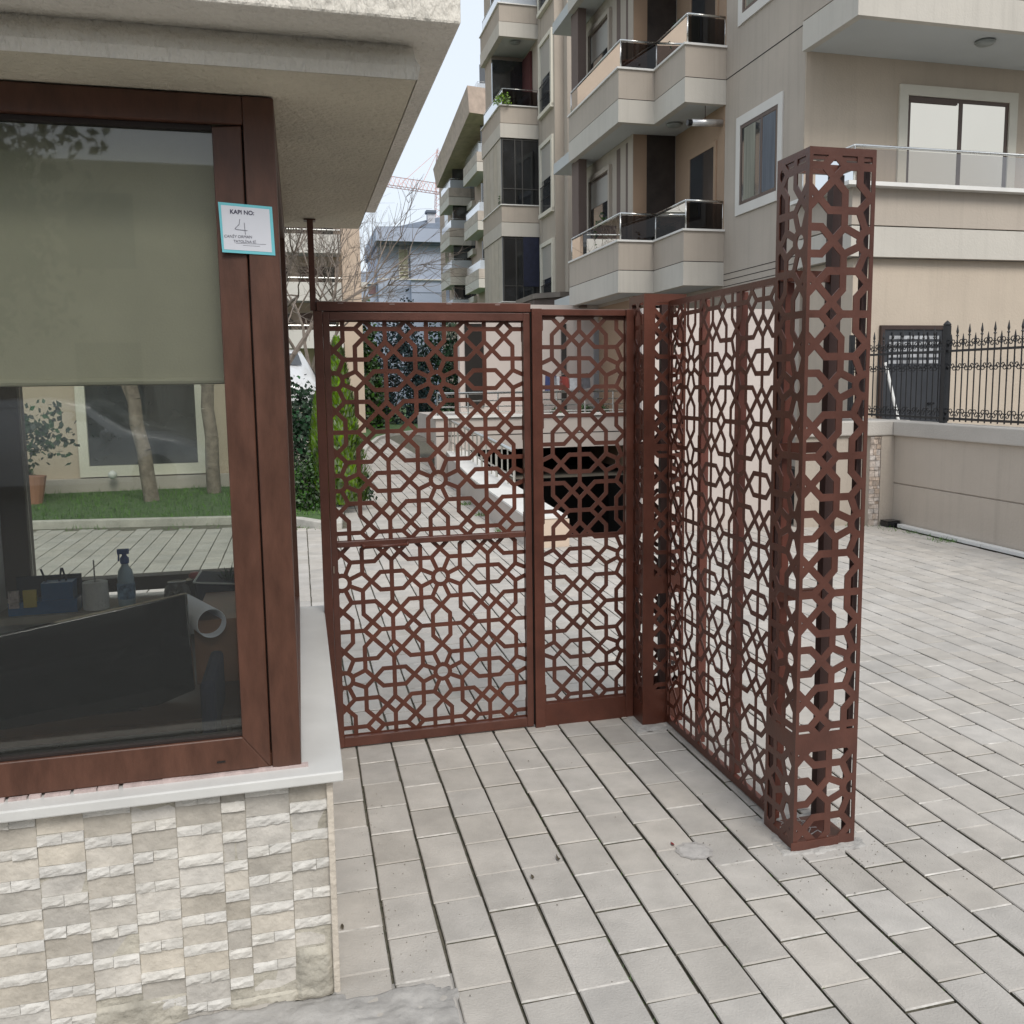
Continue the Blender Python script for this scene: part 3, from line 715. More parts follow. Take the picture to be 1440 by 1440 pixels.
mb = MB(); mb.tube(W(-.60, 4.06, SZ + .006), W(-.575, 4.06, SZ + .006), .006, 8); mb.box(-.59, -.565, 4.07, 4.09, SZ, SZ + .012); mb.obj('keys', M_steel, None, label='small bunch of shiny keys lying between bottle and jar', category='keys')
# rolled paper, monitor, desk, chair, planter
desk = thing('desk', 'brown wooden desk inside the cabin under the monitor', 'desk', W(-.75, 3.3, .12))
bx('desk_top', mat('desk_wood', (.085, .046, .028), .5, .2, 6, stretch=(1, 6, 1)), desk, -1.15, -.12, 2.95, 4.0, .56, .59)
bx('side_panel', mat('desk_wood', (.085, .046, .028)), desk, -.34, -.31, 3.0, 3.95, .12, .56); bx('side_panel', mat('desk_wood', (.085, .046, .028)), desk, -1.14, -1.11, 3.0, 3.95, .12, .56)
mon = thing('monitor', 'large black monitor seen on the desk inside the cabin window', 'monitor', W(-.6, 3.1, .59))
mb = MB(); mb.hexa([W(-.90, 3.02, .46), W(-.35, 3.14, .62), W(-.35, 3.17, .62), W(-.90, 3.05, .46), W(-.86, 3.02, .862), W(-.36, 3.14, .922), W(-.36, 3.17, .922), W(-.86, 3.05, .862)])
mb.obj('screen', mat('glossy_black_screen', (.006, .007, .009), .08, .1, 2, spec=.6), mon, bev=.004)
mb = MB(); mb.tube(W(-.6, 3.12, .6), W(-.6, 3.12, .75), .02, 8); mb.box(-.7, -.5, 3.08, 3.22, .59, .60); mb.obj('stand', M_black, mon)
mb = MB(); c0, c1 = W(-.42, 3.55, .80), W(-.30, 3.25, .80); d = (c1 - c0).normalized()
mb.lathe(c0, [(.044, 0), (.047, (c1 - c0).length), (.045, (c1 - c0).length), (.042, 0)], 24, d, False); mb.obj('rolled_paper', mat('white_sheet', (.68, .69, .74), .8, .03), None, smooth=True, label='white rolled sheet of paper lying behind the monitor corner', category='paper roll')
pl = thing('planter', 'dark navy bowl planter with a spiky succulent by the right end of the cabin window', 'planter', W(-.26, 3.9, .70))
mb = MB(); i = mb.add([W(-.395, 3.80, .70), W(-.12, 3.80, .66), W(-.12, 4.0, .66), W(-.39, 4.0, .70), W(-.405, 3.78, .835), W(-.12, 3.78, .805), W(-.12, 4.03, .805), W(-.40, 4.02, .835)]); mb.hexa([mb.v[j] for j in range(8)]); mb.obj('bowl', M_navy, pl, bev=.008)
mb = MB(); mb.tube(W(-.405, 3.78, .835), W(-.12, 3.78, .805), .004, 5); mb.tube(W(-.405, 3.78, .835), W(-.40, 4.02, .835), .004, 5); mb.obj('rim', M_white, pl)
mb = MB(); r = random.Random(9)
for k in range(46):
    a = r.uniform(0, 2 * pi); e = r.uniform(.25, 1.4); L = r.uniform(.05, .085); c = W(-.285, 3.88, .80); d = Vector((cos(a) * cos(e), sin(a) * cos(e), sin(e))); mb.tube(c, c + d * L * .5, .006, 4, .005); mb.tube(c + d * L * .5, c + d * L, .005, 4, .0005)
mb.obj('leaf_rosette', M_leafd, pl)
MB().box(-.36, -.15, 3.30, 3.75, .591, .80).obj('wooden_drawer_box', mat('warm_brown_wood', (.26, .13, .07), .5, .2, 6), None, label='brown wooden drawer box on the desk right of the monitor', category='box')
ch = thing('office_chair', 'dark office chair half hidden behind the monitor in the cabin', 'chair', W(-.30, 3.0, .12))
mb = MB(); mb.box(-.30, -.20, 2.78, 3.2, .40, .46); mb.obj('seat', M_navy, ch, bev=.02)
mb = MB(); mb.box(-.30, -.26, 2.80, 3.15, .46, .74); mb.obj('backrest', M_navy, ch, bev=.015)
mb = MB(); mb.tube(W(-.25, 3.0, .13), W(-.25, 3.0, .4), .02, 8)
for k in range(5): mb.tube(W(-.25, 3.0, .16), W(-.25 + .14 * cos(k * 1.257), 3 + .14 * sin(k * 1.257), .14), .012, 5)
mb.obj('base', M_black, ch)
mb = MB(); mb.box(-1.0, -.75, 2.65, 2.9, .12, .30); mb.obj('carton', mat('cardboard', (.24, .14, .075), .9, .1), None, label='open cardboard carton on the cabin floor below the window', category='box')

# ============================================================ BROWN METAL GATE, POSTS AND SCREEN
def fn_front(a):                 # a sheet facing the street
    return lambda x, y, d: W(x, a + d, y)
def fn_side(b):                  # a sheet running away from the street; x is depth
    return lambda x, y, d: W(b + d, x, y)
LW = .0185
gate = thing('pedestrian_gate', 'wide left gate leaf of brown laser cut lattice beside the cabin', 'gate', W(.55, 4.17, 0))
lattice(MB0 := MB(), (.118, .972, .020, 1.838), [(.135, .953, .052, .868), (.135, .953, .896, 1.800)], .573, .714, .4255, LW, fn_front(4.178), .003, .4235)
MB0.obj('lattice_sheet', M_paint, gate)
mb = MB(); mb.box(.1075, .134, 4.150, 4.172, .004, 1.840); mb.box(.954, .984, 4.150, 4.172, .004, 1.840); mb.box(.134, .954, 4.1505, 4.172, 1.806, 1.8395); mb.box(.134, .954, 4.1505, 4.172, .0045, .047); mb.box(.134, .954, 4.156, 4.1765, .870, .894)
mb.obj('frame', M_paint, gate, bev=.002)
mb = MB(); mb.box(.112, .985, 4.160, 4.170, 1.8396, 1.8425); mb.obj('groove_line', M_tubed, gate)
mb = MB(); mb.path([W(.235, 4.150, .876), W(.245, 4.118, .872), W(.425, 4.118, .874), W(.43, 4.150, .880)], .007, 8); mb.obj('pull_handle', M_paint, gate, smooth=True)
bx('keyhole_plate', mat('worn_brass', (.42, .36, .30), .35, .1, metal=1.), gate, .113, .118, 4.1480, 4.1505, .765, .795)
for k, (x, z) in enumerate(((.17, 1.872), (.38, 1.870), (.62, 1.873), (.83, 1.871))): bx('weld_mark', mat('bare_weld', (.32, .24, .22), .6), gate, x, x + .022, 4.1448, 4.1462, z, z + .003)
# gate jamb by the cabin rising to the soffit
jm = thing('gate_jamb', 'thin brown steel post at the cabin side rising from the gate up to the soffit', 'post', W(.06, 4.19, 0))
bx('post', M_paint, jm, .070, .1068, 4.1495, 4.190, 0, 1.8425, bev=.002)
bx('post', M_paint, jm, .060, .084, 4.155, 4.185, 1.8426, 2.200, bev=.002)
bx('head_rail', M_paint, jm, .0845, .988, 4.146, 4.190, 1.8430, 1.880, bev=.002)
MB().ext([W(.0845, 4.165, 1.881), W(.098, 4.165, 1.881), W(.0845, 4.165, 1.896)], U1 * .006).obj('gusset', M_paint, jm)
bx('top_plate', M_paint, jm, .048, .094, 4.16, 4.215, 2.199, 2.2045)
# fixed right leaf
fx = thing('fixed_gate_leaf', 'narrow right gate leaf of brown lattice with a solid kick plate', 'gate', W(1.22, 4.17, 0))
lattice(mb := MB(), (1.006, 1.462, .012, 1.850), [(1.040, 1.424, .107, .852), (1.040, 1.424, .868, 1.826)], 1.001, .764, .427, LW, fn_front(4.170), .003, .4225)
mb.obj('lattice_sheet', M_paint, fx)
mb = MB(); mb.box(.990, 1.036, 4.135, 4.1685, -.001, 1.858); mb.box(1.428, 1.464, 4.14, 4.1685, 0, 1.858); mb.box(1.036, 1.428, 4.150, 4.1685, 1.830, 1.857); mb.obj('frame', M_paint, fx, bev=.002)
bx('kick_plate', M_paint, fx, 1.036, 1.428, 4.1455, 4.1685, -.004, .100)
mb = MB(); mb.box(.9865, .9895, 4.149, 4.17, .01, 1.85); mb.obj('gap_seal', M_dark, fx)
# square lattice posts
def lattice_post(root, b0, b1, a0, a1, z0, z1, open_f, open_s, phf, phs, P, full=True, t=.003, LW=.0185):
    f = root
    lattice(mb := MB(), (b0, b1, z0, z1), open_f, phf[0], phf[1], P, LW, fn_front(a0), t); mb.obj('front_sheet', M_paint, f)
    if full: lattice(mb := MB(), (b0, b1, z0, z1), open_f, phf[0] + .07, phf[1], P, LW, fn_front(a1 - t), t); mb.obj('back_sheet', M_paint, f)
    lattice(mb := MB(), (a0 + t, a1 - t, z0, z1 - .001), open_s, phs[0], phs[1], P, LW, fn_side(b0), t); mb.obj('side_sheet', M_paint, f)
    if full: lattice(mb := MB(), (a0 + t, a1 - t, z0, z1 - .001), open_s, phs[0] + .05, phs[1], P, LW, fn_side(b1 - t), t); mb.obj('side_sheet', M_paint, f)
pil = thing('tall_lattice_pillar', 'tall square lattice pillar in front, highest of the brown metalwork', 'pillar', W(1.655, 2.85, 0))
pb0, pb1, pa0, pa1 = 1.540, 1.774, 2.741, 2.955
lattice_post(pil, pb0, pb1, pa0, pa1, 0, 2.241, [(pb0 + .012, pb1 - .014, .030, .333), (pb0 + .012, pb1 - .014, .397, 2.218)], [(pa0 + .024, pa1 - .024, .030, .333), (pa0 + .024, pa1 - .024, .397, 2.218)], (1.7585, 1.5230), (2.79, 1.5230), .4425, False, .004, .0235)
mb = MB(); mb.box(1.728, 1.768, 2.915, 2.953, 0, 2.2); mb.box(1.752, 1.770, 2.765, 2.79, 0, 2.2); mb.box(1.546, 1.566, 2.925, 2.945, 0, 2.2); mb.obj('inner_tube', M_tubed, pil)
mb = MB(); mb.box(pb0 + .004, pb1 - .004, pa0 + .004, pa0 + .02, 2.205, 2.235); mb.box(pb0 + .004, pb1 - .004, pa1 - .02, pa1 - .004, 2.205, 2.235); mb.box(pb0 + .004, pb0 + .02, pa0 + .02, pa1 - .02, 2.205, 2.234); mb.box(pb1 - .02, pb1 - .004, pa0 + .02, pa1 - .02, 2.205, 2.234); mb.obj('top_collar', M_paint, pil)
for z in (.80, 1.30, 1.86): bx('cross_brace', M_paint, pil, pb0 + .005, 1.728, pa1 - .035, pa1 - .012, z, z + .035)
mb = MB(); mb.box(1.545, 1.77, 2.746, 2.95, .001, .006); mb.obj('base_plate', M_paint, pil)
mb = MB(); mb.box(1.53, 1.71, 2.735, 2.739, .0, .03); mb.obj('foot_repair_plate', M_paint, pil, bev=.001)
mb = MB(); r = random.Random(8)
for _ in range(9):
    p = [W(r.uniform(1.60, 1.68), r.uniform(2.80, 2.9), .01)]
    for k in range(5): p.append(p[-1] + Vector((r.uniform(-.03, .03), r.uniform(-.03, .03), r.uniform(.0, .035) - .012 * k)))
    mb.path(p, .0016, 4)
mb.obj('loose_cables', mat('white_cable', (.5, .5, .5), .5), None, label='tangle of thin white and grey cables inside the foot of the tall pillar', category='cables')
rough_patch([(1.49, 2.71), (1.62, 2.70), (1.79, 2.69), (1.83, 2.80), (1.80, 2.98), (1.52, 3.00), (1.51, 2.86)], .0015, 9, .004, 30).obj('cement_footing', mat('light_cement', (.45, .435, .41), .95, .18, 14, .8, 50, stain=.3), None, smooth=True, kind='structure')
lp = thing('short_lattice_post', 'short square lattice post where the gate meets the lattice screen', 'post', W(1.56, 4.1, 0))
lb0, lb1, la0, la1 = 1.466, 1.664, 4.015, 4.215
zs_ = [(.12, .33), (.36, .62), (.65, .93), (.98, 1.25), (1.28, 1.52), (1.55, 1.88)]
lattice_post(lp, lb0, lb1, la0, la1, 0, 1.915, [(lb0 + .052, lb1 - .01, .16, .62), (lb0 + .052, lb1 - .01, .68, 1.24), (lb0 + .052, lb1 - .01, 1.27, 1.88)], [(la0 + .012, la1 - .02, .1, .62), (la0 + .012, la1 - .02, .68, 1.24), (la0 + .012, la1 - .02, 1.27, 1.88)], (1.677, 1.56), (4.1, 1.56), .43)
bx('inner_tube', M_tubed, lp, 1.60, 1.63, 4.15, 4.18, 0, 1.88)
mb = MB(); mb.box(lb0 + .004, lb1 - .004, la0 + .004, la0 + .02, 1.88, 1.91); mb.box(lb0 + .004, lb1 - .004, la1 - .02, la1 - .004, 1.88, 1.91); mb.obj('top_collar', M_paint, lp)
rough_patch([(1.41, 3.94), (1.56, 3.93), (1.70, 3.98), (1.68, 4.24), (1.44, 4.2)], .0015, 5, .004, 24).obj('cement_footing', mat('light_cement', (.50, .50, .50)), None, smooth=True, kind='structure')
scr = thing('lattice_screen', 'brown lattice screen running from the tall pillar back to the short post', 'screen', W(1.59, 3.5, 0))
lattice(mb := MB(), (2.960, 4.012, .006, 1.885), [(2.985, 4.0, .035, 1.862)], 3.548 - .215, .745, .430, .0175, fn_side(1.582), .003); mb.obj('lattice_sheet', M_paint, scr)
mb = MB(); mb.box(1.586, 1.606, 2.96, 4.01, 1.862, 1.884); mb.box(1.586, 1.606, 2.96, 4.01, .008, .034); mb.box(1.586, 1.620, 3.31, 3.345, .034, 1.862); mb.box(1.586, 1.620, 3.655, 3.69, .034, 1.862); mb.box(1.586, 1.62, 2.962, 2.99, .034, 1.862)
mb.obj('frame', mat('bright_rust_paint', (.20, .065, .045), .5, .2, 5), scr, bev=.002)  # brighter rust red than the lattice sheet
# ============================================================ BACKGROUND
def ray(x, y): return RTv * ((x - 720) / 1400) - UPv * ((y - 720) / 1400) + fw
def at(x, y, a):        # point seen at a photo position on the upright plane at depth a
    n = Vector((U2.y, -U2.x, 0)); d = ray(x, y); o = Vector((0, 0, CAMH)); return o + d * ((U1 * a - o).dot(n) / d.dot(n))
# ---- apartment building on the right
apt = thing('apartment_building', 'taupe apartment block on the right with zigzag glass balconies and corner balcony', 'building', W(8, 13, 0))
B0, A0, AF = 6.363, 11.5, 10.3
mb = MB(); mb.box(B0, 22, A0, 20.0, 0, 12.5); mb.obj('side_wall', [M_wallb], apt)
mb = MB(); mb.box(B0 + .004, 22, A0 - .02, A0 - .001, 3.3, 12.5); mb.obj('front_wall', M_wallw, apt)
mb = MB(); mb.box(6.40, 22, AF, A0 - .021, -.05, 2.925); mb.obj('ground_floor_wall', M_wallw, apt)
mb = MB(); strip(mb, [(6.393, 11.47), (6.393, AF - .006), (22, AF - .006)], 0, .1, 2.93, 3.270); mb.obj('pale_band', M_band, apt)
mb = MB(); mb.box(6.41, 22, AF + .02, A0 - .022, 2.93, 3.69); mb.obj('balcony_floor', M_soff, apt)
mb = MB(); strip(mb, [(6.395, 11.47), (6.395, AF - .004), (22, AF - .004)], 0, .1, 3.285, 3.70); mb.obj('parapet', M_wallb, apt)
mb = MB(); strip(mb, [(6.36, 11.47), (6.36, AF - .04), (22, AF - .04)], 0, .2, 3.70, 3.745); mb.obj('ledge', M_ledge, apt)
def glassrun(parent, pts, z0, z1, f=None, m=None, r=.018):
    f = f or W; mb = MB(); strip(mb, pts, .05, .056, z0, z1 - .03, f); g = mb.obj('glass_panel', m or M_glasst, parent)
    q = offs(pts, .053); mb = MB()
    for p, s in zip(q[:-1], q[1:]): mb.tube(f(*p, z1), f(*s, z1), r, 8)
    for p in q: mb.tube(f(*p, z0), f(*p, z1), r * .7, 6)
    mb.obj('handrail', M_steel, parent, smooth=True)
glassrun(apt, [(6.395, 11.45), (6.395, AF), (22, AF)], 3.745, 4.17, m=glassmat('clear_balcony_glass', (.80, .78, .76), 1.4))
for k in (1,):
    z = 5.56; bal = MB().box(6.42, 22, AF + .02, A0 - .022, z + .012, z + .2).obj('balcony', M_soff, apt)
    mb = MB(); strip(mb, [(6.40, 11.47), (6.40, AF), (22, AF)], 0, .1, z, z + .345); mb.obj('pale_band', M_band, bal)
    mb = MB(); strip(mb, [(6.402, 11.47), (6.402, AF + .002), (22, AF + .002)], 0, .1, z + .36, z + .78); mb.obj('parapet', M_wallb, bal)
    mb = MB(); strip(mb, [(6.37, 11.47), (6.37, AF - .03), (22, AF - .03)], 0, .2, z + .78, z + .82); mb.obj('ledge', M_ledge, bal)
    q = at(1385, 64, 10.6); mb = MB(); mb.lathe(Vector((q.x, q.y, z + .012)), [(.05, 0), (.12, -.012), (.12, -.03), (.09, -.055), (.03, -.07)], 20); mb.obj('ceiling_lamp', mat('grey_lamp_glass', (.30, .32, .31), .3), bal, smooth=True)
# front window with cream surround
def window(parent, plane, c, u0, u1, z0, z1, tw, trim, fr, pane, frm, mull=(.5,), proud=.03, sash=.04, sill=False):
    """plane 'a': faces the street (u=b);  plane 'b': faces left (u=a). c = wall position"""
    def B(mb, x0, x1, y0, y1, d0, d1):
        if plane == 'a': mb.box(x0, x1, c + d0, c + d1, y0, y1)
        else: mb.box(c + d0, c + d1, x0, x1, y0, y1)
        return mb
    w_ = MB(); B(w_, u0, u1, z1, z1 + tw, -proud, 0); B(w_, u0, u1, z0 - tw, z0, -proud - .01, 0); B(w_, u0 - tw, u0, z0 - tw, z1 + tw, -proud, 0); B(w_, u1, u1 + tw, z0 - tw, z1 + tw, -proud, 0)
    win = w_.obj('window', trim, parent)
    mb = MB(); B(mb, u0, u1, z1 - sash, z1, -.012, -.001); B(mb, u0, u1, z0, z0 + sash, -.012, -.001); B(mb, u0, u0 + sash, z0 + sash, z1 - sash, -.012, -.001); B(mb, u1 - sash, u1, z0 + sash, z1 - sash, -.012, -.001)
    for t in mull: x = u0 + (u1 - u0) * t; B(mb, x - sash * .6, x + sash * .6, z0 + sash, z1 - sash, -.011, -.001)
    mb.obj('frame', frm, win)
    B(MB(), u0 + sash, u1 - sash, z0 + sash, z1 - sash, -.0055, -.003).obj('pane', pane, win)
    return win
M_mirror = mat('reflective_pane', (.70, .64, .54), .02, .02, .5, metal=1.); M_gd = mat('dark_pane', (.045, .05, .055), .05, .3, .8, spec=1., coat=.4)  # mirror's warm tint puts a cream reflection into the pane colour
window(apt, 'a', A0 - .021, 7.86, 9.45, 3.95, 5.14, .13, M_trim, None, M_mirror, M_brownf, (.52,), .035, .05)
bx('roller_box', M_brownf, apt, 7.88, 8.62, A0 - .045, A0 - .034, 5.06, 5.12)
for k in range(3):
    z = 2.62 * k; window(apt, 'b', B0, 12.18, 13.34, 4.02 + z, 5.13 + z, .13, M_trimw, None, M_gd, M_brownf, (.42,), .02, .05)
    bx('facade_groove', M_dark, apt, B0 - .003, B0 + .01, A0, 13.87, 3.283 + z + 2.62, 3.297 + z + 2.62)
for k in range(2):
    z = 2.62 * k; cu_ = bx('curtain', mat('greenish_curtain', (.27, .27, .22), .8, .2, 3, stretch=(6, 6, .3)), apt, B0 - .0078, B0 - .0062, 12.86, 13.22, 4.08 + z, 5.07 + z)
    bx('curtain', mat('blue_grey_curtain', (.14, .16, .19), .8, .2, 3, stretch=(6, 6, .3)), apt, B0 - .0078, B0 - .0062, 12.26, 12.72, 4.08 + z, 5.07 + z)
for z in (2.92, 3.01, 3.10): bx('facade_groove', M_dark, apt, B0 - .003, B0 + .01, A0, 13.87, z, z + .01)
# loggia walls
mb = MB(); mb.box(B0 - .006, B0 - .001, 13.9, 15.87, 2.96, 12.5); mb.box(5.60, 5.84, 15.9, 19.6, 0, 12.5); mb.obj('loggia_wall', M_winecol, apt)
bx('loggia_back', mat('loggia_dark_door', (.055, .042, .036), .5, .3, 2), apt, 5.84, B0 - .006, 15.9, 15.95, 2.9, 12.5)
bx('loggia_side', M_wallb, apt, 5.588, 5.599, 15.9, 19.6, 2.9, 12.5)
bx('end_column', mat('brown_column', (.16, .12, .105), .9, .05, 2), apt, 5.20, 5.36, 17.85, 18.3, 2.9, 12.5)
for k in range(3):
    z = 2.62 * k
    window(apt, 'b', 5.588, 17.1, 18.3, 3.95 + z, 5.25 + z, .08, M_wallb, None, M_gd, M_brownf, (), .06, .05)
    bx('shutter', mat('grey_shutter', (.40, .38, .35), .7, .03, 2, stretch=(1, 1, 20)), apt, 5.575, 5.584, 17.15, 18.25, 4.75 + z, 5.2 + z)
    bx('door', M_gd, apt, B0 - .02, B0 - .007, 14.25, 15.2, 2.96 + z, 5.05 + z)
    mb = MB(); mb.box(B0 - .03, B0 - .008, 14.17, 14.249, 2.96 + z, 5.12 + z); mb.box(B0 - .03, B0 - .008, 15.201, 15.28, 2.96 + z, 5.12 + z); mb.box(B0 - .03, B0 - .008, 14.249, 15.201, 5.051 + z, 5.12 + z); mb.obj('door_frame', M_winecol, apt)
    mb = MB(); mb.box(5.585, 5.592, 16.15, 16.25, 2.96 + z, 5.5 + z); mb.box(5.585, 5.592, 16.55, 16.75, 2.96 + z, 5.5 + z); mb.obj('pilaster', mat('brown_column', (.16, .12, .105)), apt)
zig = [(6.362, 13.88), (5.70, 13.88), (5.70, 15.17), (5.09, 15.17), (5.09, 18.12)]
for k in range(3):
    z = 2.62 * k
    poly = [(5.71, 13.90), (6.36, 13.90), (6.36, 15.86), (5.86, 15.88), (5.58, 15.9), (5.58, 19.3), (5.10, 19.3), (5.10, 15.18), (5.71, 15.18)]
    bal = MB().prism(poly, 2.955 + z, 3.15 + z).obj('balcony', M_soff, apt)
    mb = MB(); strip(mb, zig, -.004, .11, 2.94 + z, 3.285 + z); mb.obj('pale_band', M_band, bal)
    mb = MB(); strip(mb, zig, .006, .10, 3.285 + z, 3.297 + z); mb.obj('groove', M_dark, bal)
    mb = MB(); strip(mb, zig, 0, .11, 3.297 + z, 3.735 + z); mb.obj('parapet', M_wallb, bal)
    mb = MB(); strip(mb, zig, -.03, .14, 3.735 + z, 3.765 + z); mb.obj('ledge', M_ledge, bal)
    glassrun(bal, zig, 3.765 + z, 4.18 + z)
    if k: MB().lathe(W(6.02, 15.1, 2.955 + z), [(.05, 0), (.13, -.012), (.13, -.03), (.10, -.055), (.03, -.07)], 20).obj('ceiling_lamp', mat('grey_lamp_glass', (.30, .32, .31)), bal, smooth=True)
pip = thing('vent_pipe', 'silver insulated flue pipe hanging under the second floor balcony', 'pipe', W(6.1, 13.99, 5.3))
MB().tube(W(5.86, 14.0, 5.31), W(6.36, 14.0, 5.33), .052, 14).obj('duct', mat('silver_foil', (.70, .70, .70), .35, .1, 12, .5, 30, metal=.7), pip, smooth=True)
MB().tube(W(5.79, 14.0, 5.305), W(5.86, 14.0, 5.31), .045, 12).obj('end_cap', M_black, pip); MB().tube(W(6.08, 14.0, 5.33), W(6.08, 14.0, 5.575), .006, 5).obj('hanger', M_tubed, pip)
pot = thing('tall_planter', 'tapered terracotta coloured planter on the second floor balcony behind tinted glass', 'planter', W(5.35, 15.5, 6.0))
MB().lathe(W(5.42, 15.7, 5.8), [(.10, 0), (.20, .8), (.18, .82)], 14).obj('pot', mat('terracotta', (.42, .20, .13), .8, .1), pot)
# ground floor behind the gate: low light wall and patio facade
M_G = mat('pale_ground_floor_render', (.56, .50, .465), .93, .05, .7, .2, 30, stain=.08)
pw = thing('screen_backing_wall', 'plain pale wall of the ground floor behind the lattice screen', 'wall', W(4.2, 9.35, 0))
bx('wall', M_G, pw, 3.36, 5.05, 9.25, 9.45, -.05, 2.25); bx('end_return', M_G, pw, 3.47, 3.60, 9.451, 9.9, -1, 2.25)
pf = thing('patio_facade', 'ground floor patio front with narrow dark windows seen through the right gate leaf', 'facade', W(4.6, 17.8, 0))
bx('wall', M_G, pf, 2.9, 6.36, 17.9, 18.1, .6, 2.95)
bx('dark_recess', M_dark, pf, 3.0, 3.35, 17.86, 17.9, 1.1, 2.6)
for b in (4.32, 4.85): bx('window', M_gd, pf, b, b + .1, 17.86, 17.9, 1.0, 2.6)
bx('grey_panel', mat('grey_panel', (.30, .31, .33), .5, .05, 1), pf, 5.5, 6.3, 17.86, 17.9, .95, 2.5)
for k, (b, c, s) in enumerate(((4.5, (.05, .07, .2), .12), (4.62, (.6, .62, .66), .1), (4.75, (.3, .06, .05), .1), (4.98, (.62, .64, .68), .13), (5.16, (.2, .2, .22), .1))):
    mb = MB(); i = mb.add([W(b - s, 17.3, 1.5 - s * 1.2), W(b + s, 17.3, 1.52 - s), W(b + s * .8, 17.3, 1.5 + s * 1.2), W(b - s * .9, 17.3, 1.53 + s), ]); mb.ext([mb.v[j] for j in range(4)], U1 * .03)
    mb.obj('hanging_laundry', mat('cloth%d' % k if 0 else 'laundry_' + ('navy', 'white', 'red', 'pale', 'grey')[k], c, .9, .2, 9), None, label=('navy blue', 'crumpled white', 'dark red', 'pale grey square', 'small dark grey')[k] + ' cloth hanging to dry on the patio line seen through the gate', category='laundry')
MB().tube(W(4.2, 17.32, 1.66), W(5.4, 17.32, 1.68), .006, 5).obj('washing_line', M_steel, None, label='thin washing line stretched across the patio above the garage wall', category='washing line')
# garage wall, railing and ramp
gw = thing('garage_wall', 'pinkish garage front wall with a white ledge above the dark ramp opening', 'wall', W(4, 16.1, 0))
bx('lintel', M_pinkw, gw, 2.2, 6.0, 16.2, 16.45, .42, .96); bx('ledge', M_ledge, gw, 2.15, 6.0, 16.15, 16.5, .96, 1.0)
bx('groove', M_dark, gw, 2.2, 6.0, 16.196, 16.199, .66, .675)
bx('pier', M_pinkw, gw, 2.2, 2.46, 16.2, 16.45, -.1, .42)
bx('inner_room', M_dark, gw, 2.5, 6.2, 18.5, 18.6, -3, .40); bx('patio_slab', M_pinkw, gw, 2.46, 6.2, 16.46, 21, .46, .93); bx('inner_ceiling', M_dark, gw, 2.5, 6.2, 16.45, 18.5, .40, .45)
mb = MB(); mb.hexa([W(2.46, 9.42, -.3), W(6.2, 9.42, -.3), W(6.2, 18.5, -3.2), W(2.46, 18.5, -3.2), W(2.46, 9.42, -.02), W(6.2, 9.42, -.02), W(6.2, 18.5, -2.9), W(2.46, 18.5, -2.9)]); mb.obj('ramp_floor', mat('ramp_concrete', (.12, .115, .11), .95, .2, 3), None, kind='structure')
bx('ramp_side_wall', M_pinkw, gw, 2.452, 2.47, 9.42, 16.19, -3, -.02)
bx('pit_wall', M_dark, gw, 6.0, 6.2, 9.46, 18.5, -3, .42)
rl = thing('patio_railing', 'steel railing with thin horizontal rails on the garage wall ledge', 'railing', W(4, 16.3, 1.0))
for z in (1.045, 1.14, 1.235, 1.365): MB().tube(W(2.25, 16.3, z), W(5.9, 16.3, z), .012 if z < 1.3 else .02, 6).obj('rail', M_steel, rl)
for i in range(8): MB().tube(W(2.25 + i * .52, 16.3, 1.0), W(2.25 + i * .52, 16.3, 1.37), .014, 6).obj('post', M_steel, rl)
rw = thing('ramp_parapet', 'low pale parapet with a broad flat top along the garage ramp', 'parapet', W(2.3, 12, 0))
rp = [(2.06, 8.80), (2.10, 12.0), (2.22, 14.5), (2.62, 18.6), (3.4, 22.5)]
mb = MB(); n = len(rp); zt = (.27, .33, .40, .40, .40)
for k in range(n - 1):
    (b0, a0), (b1, a1) = rp[k], rp[k + 1]; w0 = .36
    mb.hexa([W(b0, a0, -.05), W(b0 + w0, a0, -.05), W(b1 + w0, a1, -.05), W(b1, a1, -.05), W(b0, a0, zt[k]), W(b0 + w0, a0, zt[k]), W(b1 + w0, a1, zt[k + 1]), W(b1, a1, zt[k + 1])], skip=(2, 4) if 0 < k else (4,))
mb.obj('wall', M_pinkw, rw)
mb = MB()
for k in range(n - 1):
    (b0, a0), (b1, a1) = rp[k], rp[k + 1]
    mb.hexa([W(b0 - .015, a0 - .01 * (k == 0), zt[k] + .001), W(b0 + .375, a0 - .01 * (k == 0), zt[k] + .001), W(b1 + .375, a1, zt[k + 1] + .001), W(b1 - .015, a1, zt[k + 1] + .001), W(b0 - .015, a0 - .01 * (k == 0), zt[k] + .022), W(b0 + .375, a0 - .01 * (k == 0), zt[k] + .022), W(b1 + .375, a1, zt[k + 1] + .022), W(b1 - .015, a1, zt[k + 1] + .022)])
mb.obj('cap', M_ledge, rw)
bx('end_face', M_peach, rw, 2.065, 2.45, 8.78, 8.797, -.05, .262)
hr = thing('ramp_handrail', 'steel handrail with square balusters following the garage ramp', 'handrail', W(2.4, 13, .35))
h0, h1 = W(2.40, 11.0, .76), W(2.46, 17.6, .96)
MB().tube(h0, h1, .024, 8).obj('top_rail', M_steel, hr, smooth=True); MB().tube(h0 - Vector((0, 0, .30)), h1 - Vector((0, 0, .36)), .011, 6).obj('lower_rail', M_steel, hr)
for k in range(19):
    p = h0.lerp(h1, k / 18); MB().tube(p, Vector((p.x, p.y, .30)), .016 if k % 3 == 0 else .010, 6).obj('baluster', mat('satin_steel', (.55, .53, .47), .4, .05, metal=.6), hr)
